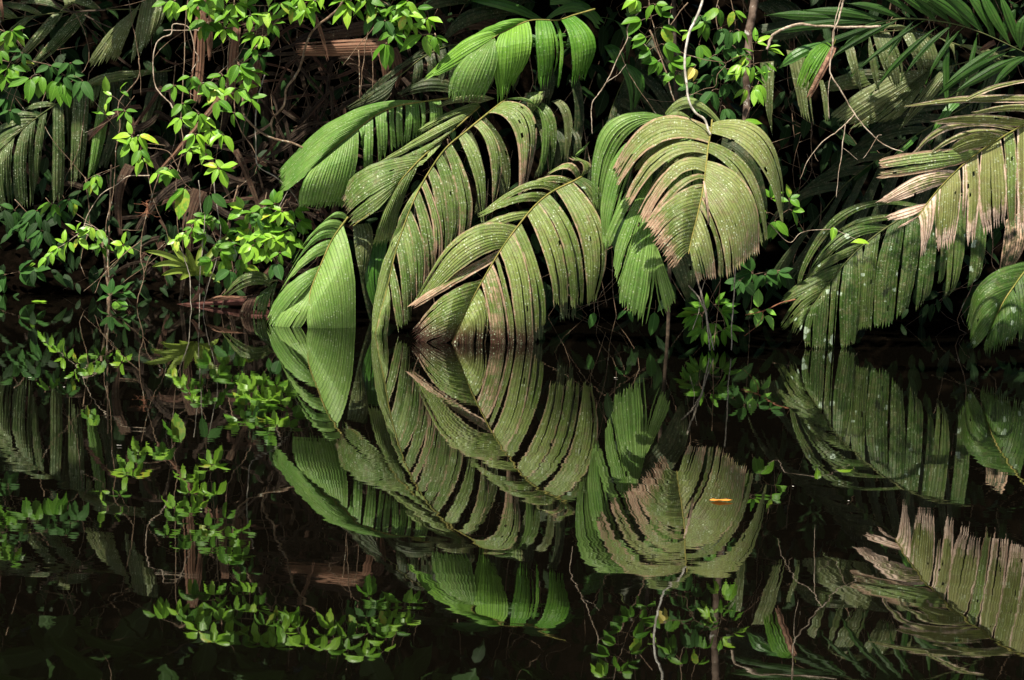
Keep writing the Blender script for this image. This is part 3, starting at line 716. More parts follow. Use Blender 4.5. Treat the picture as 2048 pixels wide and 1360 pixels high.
frond('two ragged grey fronds hanging straight down in the dark right of the pale trunk',
  yy([(1600,90),(1560,100),(1530,120)], [13.0,13.1]), [
  (1573,100, 1587,160, 1600,224, 1608,105, 1617,170, 1626,237, dict(free=0, jag=16)),
  (1520,125, 1530,200, 1542,257, 1548,122, 1546,190, 1544,260, dict(free=0, jag=14)),
  (1638,160, 1645,200, 1652,240, 1646,160, 1655,200, 1658,240, dict(free=0.05)),
  (1610,60, 1570,78, 1510,72, 1620,20, 1580,40, 1520,50, dict(free=.3, mat='shade')),
  (1500,10, 1540,30, 1560,75, 1560,-5, 1600,20, 1625,70, dict(free=.35, mat='shade')),
  ], 'grey', seed=85, show_rachis=False, dm=-.03)
# ------------------------------------------------------------------ left background
frond('grey-green spotted frond with long hanging leaflets at the far left',
  yy([(345,140),(270,150),(206,165),(147,188),(112,209),(82,229),(44,259),(9,294),(-25,335)], [15.6,15.2,14.8]), [
  (79,231, 69,294, 69,382, 94,221, 84,290, 78,352, dict(holes=.04)),
  (46,258, 28,325, 32,407, 73,236, 64,300, 64,407, {}),
  (-15,322, -22,370, -5,417, 30,273, 20,330, 25,412, {}),
  (106,213, 106,300, 105,398, 126,200, 128,300, 126,393, {}),
  (147,188, 144,265, 142,373, 176,176, 174,250, 166,343, dict(tipdry=.3)),
  (182,174, 181,195, 180,212, 203,166, 196,190, 190,202, {}),
  (205,166, 188,265, 176,353, 222,161, 213,255, 192,338, dict(mat='green')),
  (240,156, 222,250, 200,332, 266,152, 254,245, 225,322, dict(mat='shade')),
  (300,146, 291,205, 280,264, 333,141, 324,210, 292,264, dict(mat='shade')),
  (128,199, 136,290, 134,360, 146,189, 143,280, 140,362, dict(dm=.08, dt=.1, mat='shade')),
  (222,162, 222,250, 208,330, 240,156, 240,250, 216,330, dict(dm=.08, dt=.1, mat='shade')),
  (160,184, 205,150, 300,140, 190,171, 225,164, 300,148, dict(dm=-.03, splits=0)),
  (82,228, 40,222, 18,228, 76,234, 40,234, 16,234, {}),
  (72,238, 30,240, -6,254, 64,244, 30,250, -6,262, {}),
  (60,248, 20,258, -14,280, 50,255, 20,270, -14,292, {}),
  (44,260, 10,278, -20,300, 30,273, 8,290, -20,312, {}),
  (112,208, 80,204, 50,216, 104,214, 80,214, 52,222, {}),
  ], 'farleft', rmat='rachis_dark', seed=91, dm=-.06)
frond('mottled brownish frond with strap leaflets in the upper left corner',
  yy([(310,18),(180,20),(75,30),(-10,42)], [15.2,15.0]), [
  (105,27, 68,70, 27,122, 126,24, 94,70, 34,126, {}),
  (150,22, 104,80, 48,138, 178,20, 142,72, 60,140, {}),
  (55,32, 20,60, -8,102, 75,29, 42,58, 2,112, {}),
  (20,38, -5,30, -20,20, 35,36, 15,18, -10,6, {}),
  (70,30, 40,18, 0,14, 84,28, 50,8, 10,2, {}),
  (130,24, 90,10, 40,6, 146,22, 100,0, 60,-6, {}),
  (190,20, 150,6, 110,-4, 205,19, 170,-6, 130,-14, {}),
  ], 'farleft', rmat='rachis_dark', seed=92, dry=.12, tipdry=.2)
frond('two pale notched blades hanging at the top left',
  yy([(345,-30),(300,-15),(265,10)], [14.6,14.6]), [
  (260,26, 212,72, 179,122, 280,8, 246,66, 190,128, dict(free=0, jag=12)),
  (276,12, 228,72, 190,128, 281,6, 256,66, 237,112, dict(free=-.03, jag=12)),
  (283,5, 273,50, 264,116, 292,0, 283,42, 273,112, dict(free=.02)),
  (292,-5, 285,50, 275,108, 336,-12, 328,32, 310,64, dict(free=.0, jag=14, splits=1)),
  (120,-8, 130,8, 124,20, 150,-8, 148,4, 132,16, dict(free=.1)),
  ], 'grey', seed=93, show_rachis=False, dm=-.06)
frond('mossy frond stub bending down into the water behind the reddish fallen blade',
  yy([(556,560),(545,562),(530,572)], [13.7,13.7]), [
  (548,560, 498,545, 447,588, 538,574, 500,570, 452,594, dict(free=0)),
  (528,580, 512,600, 506,628, 556,560, 545,592, 536,630, dict(free=.03)),
  (500,590, 488,606, 478,628, 516,588, 506,606, 500,630, dict(free=.06, mat='darkdead')),
  (482,592, 440,592, 418,600, 504,590, 470,598, 420,603, dict(free=.04, mat='dead')),
  ], 'mossy', rmat='rachis_dark', seed=94, r=(.01,.008))
# ------------------------------------------------------------------ leafy climbers and shrubs
Yg, Mt, Dk = 'young', 'mature', 'darkleaf'
plant('leafy_climber', 'light green climber with drooping leaf fans hanging before the dead stalks, left', 'climber',
  [([(470,-10),(462,60),(455,130),(450,200),(440,260),(432,330)], .006, .003), ([(455,130),(420,165),(385,215),(362,240)], .004, .002), ([(440,260),(400,285),(340,330)], .004, .002), ([(500,60),(478,110),(452,140)], .004,.003)],
  [(416,44,34,5,Mt),(450,56,36,5,Yg),(404,52,28,3,Mt),(432,176,34,4,Yg),(474,176,36,4,Yg,290,170),(500,141,40,5,Yg,270,160),(478,128,40,4,Mt),(382,153,28,4,Mt),(406,165,30,4,Mt),(365,206,32,4,Mt),
   (397,226,34,4,Mt),(435,200,34,3,Mt),(362,235,32,4,Yg),(409,235,34,4,Yg),(423,259,34,4,Yg),(447,268,34,4,Yg),(391,267,34,4,Yg,270,140),(380,299,24,3,Yg),(409,297,26,4,Yg),(438,336,36,6,Yg,270,240),(430,318,26,2,Yg),
   (340,336,34,4,Mt,240,120),(316,344,28,2,Yg),(350,170,30,3,Mt),(500,195,32,3,Mt),(468,225,30,3,Mt),(372,372,62,2,Mt,240,40),(420,385,50,2,Dk,290,40),(445,150,30,3,Mt),(520,110,30,3,Dk)],
  None, Y=13.4, seed=3)
plant('leafy_climber', 'bright leafy branch hanging from the top edge, large three leaf fan at its tip', 'branch',
  [([(680,-20),(760,0),(800,30),(845,70)], .006, .003), ([(760,0),(775,40),(780,85)], .004, .002), ([(800,30),(830,28),(860,40)], .003,.002)],
  [(700,8,42,3,Yg,268,70),(690,0,34,2,Yg),(735,-2,34,4,Mt),(753,12,36,4,Mt),(750,30,40,3,Dk,270,80),(812,26,32,4,Yg),(832,18,30,4,Mt),(853,36,30,4,Yg,300,120),(848,68,48,3,Yg,275,110),(800,50,30,4,Mt),
   (773,85,44,3,Mt,250,60),(788,66,30,4,Mt),(823,47,30,4,Yg),(800,12,32,4,Mt),(780,20,30,4,Mt),(870,70,26,3,Mt,300,90),(815,0,34,4,Yg),(770,40,36,3,Dk,270,80),(795,80,24,2,Dk),(650,-25,42,3,Yg),(690,-38,44,4,Yg),(735,-32,40,4,Mt),(775,-42,42,4,Yg),(810,-30,40,3,Yg)], None, Y=13.2, seed=4)
plant('leafy_climber', 'bright leafy branch along the top edge over the brown twisting vine, left of centre', 'branch',
  [([(380,-15),(440,0),(520,12),(600,8),(640,-10)], .006, .003)],
  [(532,20,42,2,Yg,262,40),(512,68,30,4,Mt,230,120),(529,40,30,3,Yg),(585,14,36,4,Yg,275,120),(612,12,34,4,Yg,280,120),(560,5,34,4,Mt),(545,48,28,3,Mt),(500,30,30,4,Yg),(490,10,34,4,Mt),(470,6,36,4,Yg),(440,14,30,4,Mt),(410,6,36,4,Yg,270,140),
   (382,10,40,3,Yg,270,90),(395,-4,34,4,Mt),(630,0,30,4,Yg),(350,0,40,3,Yg,255,70),(335,4,34,3,Mt),(600,-4,34,3,Yg),(455,30,28,4,Mt),(525,70,34,3,Yg,265,90),(510,95,30,3,Mt),(425,-20,44,4,Yg),(455,-35,46,4,Yg),(485,-28,46,3,Yg),(515,-42,40,4,Mt),(548,-34,44,4,Yg),(580,-45,46,4,Yg),(600,-30,40,3,Yg)], None, Y=13.3, seed=5)
plant('leafy_climber', 'green leaf spray drooping over the dull grey fronds at the upper left edge', 'branch',
  [([(-20,50),(30,75),(60,120),(70,150)], .005, .003), ([(60,120),(100,130),(125,150)], .004, .002), ([(-20,110),(20,125),(50,140)], .004,.002)],
  [(24,60,30,5,Mt),(12,80,30,4,Mt),(34,70,26,3,Yg),(18,132,30,5,Mt),(38,128,28,4,Yg),(62,155,44,3,Mt,250,70),(118,160,50,5,Mt,265,90),(141,125,30,4,Dk),(100,130,34,4,Dk),(82,150,46,3,Mt,255,60),(15,195,36,4,Dk,260,70),(20,220,30,4,Dk),(10,150,30,4,Mt),(128,150,36,4,Dk),(0,100,30,4,Mt),(45,105,28,4,Dk),(165,160,40,3,Dk,260,60)], None, Y=14.2, seed=6)
plant('leafy_climber', 'small yellow-green hanging sprig with lobed leaves in front of the left fronds', 'sprig',
  [([(330,290),(300,288),(285,285)], .003,.002), ([(285,285),(270,275),(262,270)], .003,.0015), ([(285,285),(281,300),(280,315)], .003,.0015)],
  [(265,272,36,4,Yg,210,180),(276,270,34,3,Yg,300,110),(262,290,32,3,Yg,200,80),(281,298,34,3,Mt,280,70),(284,315,32,2,Yg,290,50)], None, Y=14.0, seed=7)
plant('leafy_climber', 'three pairs of thin leaves dangling on a fine stem before the shaded blades, far left', 'sprig',
  [([(270,190),(250,215),(228,235)], .0025, .0015), ([(228,235),(210,228)], .002,.001)],
  [(214,188,30,1,Yg,75),(213,205,18,1,Yg,255),(240,182,20,2,Mt,20,80),(210,229,26,2,Yg,270,190),(250,222,26,4,Mt,270,200),(225,192,22,2,Yg,200,90)], None, Y=14.2, seed=8)
plant('leafy_branch', 'arching bare twig ending in a row of hanging yellow-green leaves over the dark water, left', 'branch',
  [([(300,350),(262,352),(232,370),(198,395),(175,430),(162,462),(140,480),(112,497),(92,515)], .0055, .002), ([(188,362),(186,350)], .002,.001), ([(150,440),(163,444)], .002, .001)],
  [(183,452,30,2,Yg,255,50),(179,455,34,2,Yg,240,60),(195,458,28,2,Mt,290,40),(152,462,24,2,Yg,90,90),(158,475,26,2,Yg,280,60),(138,482,24,2,Yg,265,70),(130,486,24,2,Yg,120,60),(118,494,26,3,Yg,250,110),(104,505,22,2,Yg,240,60),(94,514,22,2,Yg,235,40),(200,350,26,3,Mt,250,60),(185,362,28,3,Mt,260,60),(190,352,20,2,Yg,280,60),(203,492,26,4,Mt,270,150),(210,470,22,2,Mt,260,60)], None, smat='twig', Y=14.5, seed=9)
plant('leafy_branch', 'single lobed yellow-green leaf on a thin stalk beside the dead brown twigs', 'leaf',
  [([(300,512),(275,500),(254,492)], .002, .0015)], [(247,490,26,5,Yg,200,230)], None, Y=14.4, seed=10, wr=.6)
plant('leafy_shrub', 'dense bunch of rounded bright leaves above the water left of the bright green frond', 'shrub',
  [([(575,395),(555,430),(535,465),(520,490)], .005, .003), ([(575,395),(590,440),(570,470)], .004, .002), ([(500,430),(530,440),(555,430)], .003,.002), ([(480,460),(515,465),(545,450)], .003,.002), ([(548,420),(552,418),(600,412)], .003,.002)],
  [(488,418,30,3,Yg,170,110),(505,425,30,4,Mt),(515,440,30,4,Yg),(500,455,30,4,Mt,200,130),(538,446,30,4,Yg),(544,472,32,4,Yg),(510,481,30,4,Yg,230,120),(535,496,36,3,Yg,262,70),(524,414,30,4,Mt),(565,422,30,4,Yg),(544,443,30,4,Mt),
   (547,474,32,4,Yg,270,120),(570,463,32,4,Yg),(588,420,30,4,Mt),(559,487,32,3,Yg),(506,490,34,3,Yg,255,70),(553,525,34,3,Dk,270,60),(590,455,30,3,Mt),(580,480,28,3,Mt),(525,465,30,4,Yg),(495,470,28,3,Yg,190,90),(560,505,28,3,Mt),(520,430,28,4,Dk),(550,408,28,3,Mt,110,110),(600,440,28,3,Mt,330,90)], None, Y=13.5, seed=12, wr=.6)
plant('leafy_climber', 'sprig of leaves with a white curled tip trailing above the bromeliad', 'sprig',
  [([(420,400),(405,430),(375,460),(352,485)], .004, .002), ([(405,430),(425,440)], .003,.002)],
  [(400,436,26,5,Mt,300,180),(415,432,24,4,Mt),(366,465,28,4,Yg,265,110),(354,478,24,3,Yg,235,60),(385,455,24,4,Mt),(378,468,28,3,Yg),(392,440,22,3,Yg),(425,440,24,3,Mt)], None, Y=14.0, seed=13, smat='vine')
plant('leafy_shrub', 'small shrub of broad insect eaten leaves just right of the bromeliad', 'shrub',
  [([(440,640),(450,580),(458,530),(450,490)], .004, .002), ([(455,545),(480,520)], .003,.002)],
  [(459,518,34,2,Mt,250,40),(482,516,26,2,Mt,280,50),(490,530,30,3,Mt,300,90),(427,490,32,3,Mt,340,90),(440,500,34,4,Mt,350,100),(450,470,32,3,Mt,40,80),(462,540,34,3,Dk,260,70),(415,470,34,3,Mt,200,110),(470,490,30,3,Mt),(425,520,30,3,Mt,210,80)], None, Y=13.9, seed=14, wr=.55)
plant('leafy_shrub', 'cluster of shiny dark leaves low over the water at the far left edge', 'shrub',
  [([(-20,560),(-26,590),(-20,610)], .004,.004), ([(-20,560),(10,550),(50,540)], .004,.002), ([(-20,610),(-10,606),(20,600),(50,603)], .004,.002)],
  [(38,545,34,3,Dk,20,90),(52,540,30,2,Mt,30,60),(12,548,34,3,Dk,200,90),(5,560,30,3,Dk,250,60),(72,542,30,2,Dk,350,60),(12,592,34,3,Dk,270,100),(40,605,36,4,Dk,290,90),(55,612,30,3,Dk,340,60)], None, Y=15.0, seed=15, wr=.55)
plant('leafy_shrub', 'dim shrub with fingered leaf fans under the left grey fronds', 'shrub',
  [([(30,400),(60,430),(85,460)], .005, .002), ([(60,430),(45,445)], .003,.002), ([(90,395),(110,410),(140,400)], .003,.002)],
  [(85,460,40,5,Dk,265,120),(60,440,36,4,Dk,250,80),(45,448,36,3,Dk,250,50),(75,420,34,4,Dk,240,90),(105,405,32,4,Mt,250,110),(138,398,30,4,Dk,270,120),(120,420,34,4,Dk,270,120),(30,420,34,4,Dk),(150,400,28,3,Mt,250,60)], None, Y=14.9, seed=16, wr=.38)
plant('leafy_shrub', 'tiny dark plant of looping leaves at the waterline between the hanging roots', 'plant',
  [([(235,640),(225,610),(222,590)], .003, .002)], [(222,590,32,5,Dk,90,200),(232,600,30,3,Mt,300,80),(245,585,26,3,Dk,20,80)], None, Y=14.2, seed=17)
plant('leafy_climber', 'climbing stem with paired heart shaped green leaves left of the white hanging vine', 'climber',
  [([(1296,-15),(1300,20),(1308,60),(1318,100),(1335,130),(1362,145)], .005, .0025)],
  [(1284,16,30,2,Mt,170,60),(1318,28,28,2,Mt,10,50),(1284,40,34,2,Mt,190,40),(1322,55,34,2,Mt,330,50),(1294,74,36,2,Mt,200,40),(1326,88,34,2,Mt,330,50),(1302,98,38,3,Mt,215,70),(1318,121,32,3,Mt,230,100),(1340,121,32,3,Mt,330,80),(1365,136,30,3,Mt,20,100),(1352,147,30,3,Mt,240,90),(1310,8,30,3,Mt),(1340,150,26,2,Mt,200,60),(1275,-2,28,3,Yg,230,80)], None, Y=12.4, seed=21, wr=.62)
plant('curled_leaf', 'curled yellow leaf hanging on the climber right beside the white vine', 'leaf', [([(1392,128),(1388,134)], .002,.0015)], [(1388,134,32,2,'yellow',268,30)], None, Y=12.2, seed=22, wr=.6)
plant('leafy_climber', 'tangle of olive drooping leaves between the white vine and the pale trunk', 'climber',
  [([(1440,-15),(1432,30),(1440,80),(1450,130),(1446,180),(1440,230)], .005, .002), ([(1432,30),(1412,50)], .003,.002), ([(1440,80),(1470,95),(1480,120)], .003,.002), ([(1460,-10),(1470,40),(1462,90)], .003,.002)],
  [(1438,15,36,3,Mt,240,80),(1412,42,36,3,Mt,240,50),(1443,55,34,3,Dk,270,60),(1460,62,34,3,Dk,280,50),(1468,20,32,3,Mt,300,70),(1398,88,34,2,Mt,305,40),(1378,62,22,2,Yg,200,60),(1450,90,28,3,Dk,270,90),(1470,95,28,4,Dk),(1440,130,30,3,Dk,270,70),(1425,180,40,2,Dk,260,30),(1455,165,30,3,Dk,270,60),(1480,100,26,4,Mt,300,100),(1420,115,26,4,Dk),(1478,60,30,3,Mt,280,80),(1410,200,34,3,Dk,250,60),(1450,215,32,3,Dk,280,60),(1390,165,36,3,Dk,250,60),(1400,30,26,3,Dk,270,90),(1470,140,30,3,Dk),(1372,190,34,3,Dk,280,80),(1425,150,30,4,Dk)], None, Y=12.7, seed=23)
plant('leafy_climber', 'bright sprig of long pointed leaves in front of the pale trunk, some with red tinges', 'sprig',
  [([(1500,60),(1505,100),(1508,150),(1500,180)], .004, .002), ([(1505,100),(1530,100)], .002,.0015), ([(1508,150),(1520,160)], .002,.0015)],
  [(1512,86,30,3,Yg,40,100),(1533,98,32,2,Yg,20,40),(1494,110,32,2,Yg,215,50),(1482,128,36,2,Yg,225,40),(1500,122,30,2,Mt,200,40),(1528,125,36,2,Mt,300,30),(1492,132,26,2,Yg,268,40),(1508,130,30,2,Mt,280,50),(1492,150,36,2,Yg,185,30),(1505,152,34,2,Yg,5,60),(1516,166,38,3,Yg,285,50),(1494,176,36,2,Yg,235,30),(1508,176,34,2,Yg,290,40)], None, Y=12.7, seed=24, wr=.36)
plant('leafy_climber', 'pair of broad green leaves under the bright sprig at the foot of the pale trunk', 'sprig',
  [([(1500,215),(1490,240),(1480,255)], .003,.002)], [(1484,246,36,2,Mt,355,70),(1474,256,28,2,Mt,230,60),(1500,280,30,2,Dk,330,60)], None, Y=12.6, seed=25, wr=.55)
plant('leafy_shrub', 'green leaf fan poking out at the right edge of the brown spotted dome frond', 'sprig',
  [([(1530,480),(1550,440),(1560,415)], .004,.002), ([(1550,440),(1578,420)], .003,.002)],
  [(1542,398,32,4,Mt,60,110),(1578,398,28,3,Mt,40,120),(1582,420,34,2,Mt,335,50),(1550,440,34,3,Mt,280,80),(1534,425,28,3,Mt,190,80)], None, Y=12.6, seed=26, wr=.55)
plant('leafy_shrub', 'low green shrub of narrow leaves hanging at the waterline under the dome frond', 'shrub',
  [([(1440,560),(1420,600),(1405,630)], .004,.002), ([(1420,600),(1445,630),(1450,660)], .003,.002)],
  [(1402,626,40,4,Mt,200,90),(1398,640,36,4,Mt,240,90),(1415,620,36,4,Mt,140,100),(1440,622,38,4,Mt,345,80),(1448,656,34,4,Mt,320,90),(1405,655,36,4,Mt,250,80),(1425,645,34,4,Mt,280,90),(1430,610,34,4,Mt,20,90),(1385,630,30,3,Mt,210,60),(1430,668,28,3,Mt,270,80)], None, Y=12.4, seed=27, wr=.34)
plant('leafy_shrub', 'dim leaf fans in the black hollow between the dome and the mossy frond', 'shrub',
  [([(1560,540),(1530,545),(1505,550)], .004,.002)], [(1505,545,36,5,Dk,200,170),(1530,548,34,5,Dk,300,140),(1555,545,34,4,Dk,330,100),(1480,560,30,4,Dk,240,100)], None, Y=13.4, seed=28, wr=.5)
plant('leafy_branch', 'brown twig bearing four oval leaves, one riddled with dark holes, low over the water', 'branch',
  [([(1590,600),(1560,608),(1525,622),(1490,630)], .006, .004), ([(1525,622),(1520,645),(1490,672)], .003,.002)],
  [(1516,618,40,1,'holed',97),(1522,620,32,2,'holed',225,50),(1528,618,32,1,'holed',335),(1526,632,34,1,'holed',328)], None, smat='redbark', Y=12.2, seed=29, wr=.58, petiole=False)
plant('leafy_branch', 'thin twig carrying two small bright leaves in front of the mossy frond', 'sprig',
  [([(1535,445),(1577,484),(1602,466),(1655,459),(1700,472),(1730,490)], .003, .0015)], [(1668,452,30,1,Yg,268),(1740,488,34,1,Yg,172)], None, smat='twig', Y=12.3, seed=30, wr=.6, petiole=False)
plant('leafy_shrub', 'pair of dim hanging leaves over the black water left of the low shrub', 'sprig',
  [([(1190,600),(1189,615)], .002,.0015), ([(1310,600),(1310,618)], .002,.0015)], [(1189,622,38,1,Dk,270),(1310,620,44,1,Dk,268),(1255,620,30,2,Dk,260,60)], None, Y=12.6, seed=31, wr=.5)
# bromeliad
def straps(name, label, cat, cx, cy, tips, mat, Y, w=13, seed=1):
    rnd = random.Random(seed); root = empty(name, P(cx, cy + 10, Y), label, cat)
    for (tx, ty, bow, dy) in tips:
        mb = MB(); nseg = 12; vs, uv = [], []
        dx, dyy = tx - cx, ty - cy; l = math.hypot(dx, dyy)
        for i in range(nseg + 1):
            u = i / nseg
            x = cx + dx * u; y = cy + dyy * u - bow * 4 * u * (1 - u)
            tx_, ty_ = dx, dyy - bow * 4 * (1 - 2 * u); tl = math.hypot(tx_, ty_); nx, ny = -ty_ / tl, tx_ / tl
            ww = w * .5 * (.8 + .5 * u) * (1 - u ** 5) + .3
            for j, q in enumerate((-1, 0, 1)):
                vs.append(P(x + nx * ww * q, y + ny * ww * q, Y + dy * u + (.02 if j == 1 else 0))); uv.append((u, q))
        fs = [(i * 3 + k, i * 3 + k + 1, i * 3 + k + 4, i * 3 + k + 3) for i in range(nseg) for k in range(2)]
        mb.add(vs, fs, uv); mb.build('strap_leaf', MAT[mat], root, smooth=True)
    return root
straps('bromeliad', 'yellow-green bromeliad rosette with strap leaves just above the water on the left', 'bromeliad', 392, 548,
  [(290,503,12,-.1),(304,534,14,-.15),(323,551,8,-.2),(335,470,-6,.1),(372,495,2,-.1),(402,492,0,.1),(424,546,6,-.2),(440,566,10,-.15),(466,465,8,.2),(350,500,4,-.05),(360,560,6,-.25),(452,530,10,.1),(380,510,0,-.2),(415,520,4,-.2)], 'bromeliad', 14.15, 10.5, 3)
# ------------------------------------------------------------------ vines, roots, twigs
vine('hanging_vine', 'white bare vine curving down from the top edge onto the brown spotted dome frond', 'vine',
  [([(1408,-20),(1405,0),(1392,36),(1381,60),(1373,88),(1369,124),(1373,165),(1378,200),(1391,225),(1408,238),(1415,255),(1421,270)], .011, .009)], 'whitevine', Y=11.95, rough=.12, wig=1.2)
vine('hanging_twig', 'thin tan twig with one side spur hanging in the dark middle gap', 'twig',
  [([(1280,22),(1273,28),(1256,55),(1255,76),(1240,108),(1212,165),(1195,190),(1185,205),(1184,235),(1184,268)], .0055, .0035), ([(1211,166),(1222,158),(1238,146),(1252,129)], .003, .0018), ([(1256,75),(1275,80),(1300,100)], .002,.0015)], 'twig', Y=12.4, rough=.2)
vine('broken_branch', 'pale broken branch lying sideways in the leaves at the upper right', 'branch',
  [([(1534,100),(1542,75),(1550,67),(1572,56),(1600,48),(1635,52),(1672,53),(1715,54),(1760,52)], .012, .009)], 'twig', Y=11.9, rough=.2)
vine('hanging_twig', 'forked pale twig hanging over the black hollow on the upper right', 'twig',
  [([(1690,-15),(1680,20),(1676,40),(1666,68),(1664,100),(1660,142),(1680,180),(1705,222),(1735,260),(1770,290),(1806,304)], .008, .0035),
   ([(1684,-10),(1672,30),(1668,70),(1665,90)], .004, .003), ([(1663,150),(1657,175),(1658,238)], .0035, .002), ([(1710,226),(1690,250),(1650,280),(1620,315),(1600,358)], .005, .002),
   ([(1691,250),(1685,295),(1678,340),(1673,396)], .0045, .002), ([(1687,296),(1700,306),(1715,319)], .002, .0012), ([(1753,275),(1740,298),(1725,316)], .003, .0015), ([(1753,275),(1758,270),(1764,270)], .0025, .002), ([(1628,308),(1632,316),(1637,323)], .0015,.001)], 'twig', Y=11.6, rough=.2)
vine('climbing_vine', 'loose thin vine looping between the heart leaved climber and the pale trunk', 'vine',
  [([(1338,30),(1338,60),(1341,85),(1365,106),(1405,118),(1450,128),(1435,150),(1430,172),(1405,178),(1382,190),(1360,201),(1330,203),(1295,198)], .0035, .002), ([(1376,5),(1355,30),(1340,50)], .005,.004), ([(1450,128),(1470,116),(1490,108)], .0025,.002)], 'vine', Y=12.5)
vine('tree_trunk', 'slim mottled white and brown trunk at the top right of the white vine', 'trunk',
  [([(1512,-30),(1506,20),(1498,60),(1495,120),(1493,200),(1490,300),(1486,420)], .040, .03)], 'trunk', Y=13.1, rough=.14, wig=3)
vine('tree_trunk', 'thin brown stem standing left of the white vine', 'trunk',
  [([(1348,-20),(1348,60),(1350,120),(1352,200),(1350,300),(1340,500),(1335,690)], .022, .018)], 'darkbark', Y=13.4, rough=.1)
vine('climbing_vine', 'thin leaning brown stem crossing behind the heart leaved climber', 'vine',
  [([(1300,60),(1330,140),(1347,200),(1360,260)], .008, .006)], 'vine', Y=13.1)
vine('hanging_roots', 'pair of pale crossing roots dropping from the dome frond into the water', 'roots',
  [([(1390,540),(1403,590),(1412,630),(1420,700)], .0085, .006), ([(1378,570),(1400,600),(1412,632),(1428,700)], .006, .005)], 'root', Y=11.95, rough=.25)
vine('hanging_root', 'short thin root dangling left of the pale crossing roots', 'root', [([(1410,560),(1400,590),(1396,625),(1385,660)], .003, .002)], 'root', Y=12.0, rough=.25)
vine('hanging_root', 'single straight whitish root right of the pale crossing roots', 'root',
  [([(1472,520),(1468,580),(1464,640),(1462,700)], .006, .005)], 'root', Y=12.0, rough=.25)
vine('hanging_root', 'thin brown root between the crossing roots and the straight whitish root', 'root',
  [([(1441,540),(1438,600),(1432,650),(1428,690)], .0035, .003)], 'vine', Y=12.2, rough=.25)
R1, R2 = 'roots dropping beside the bromeliad', 'bare roots dangling before the leaf pile'
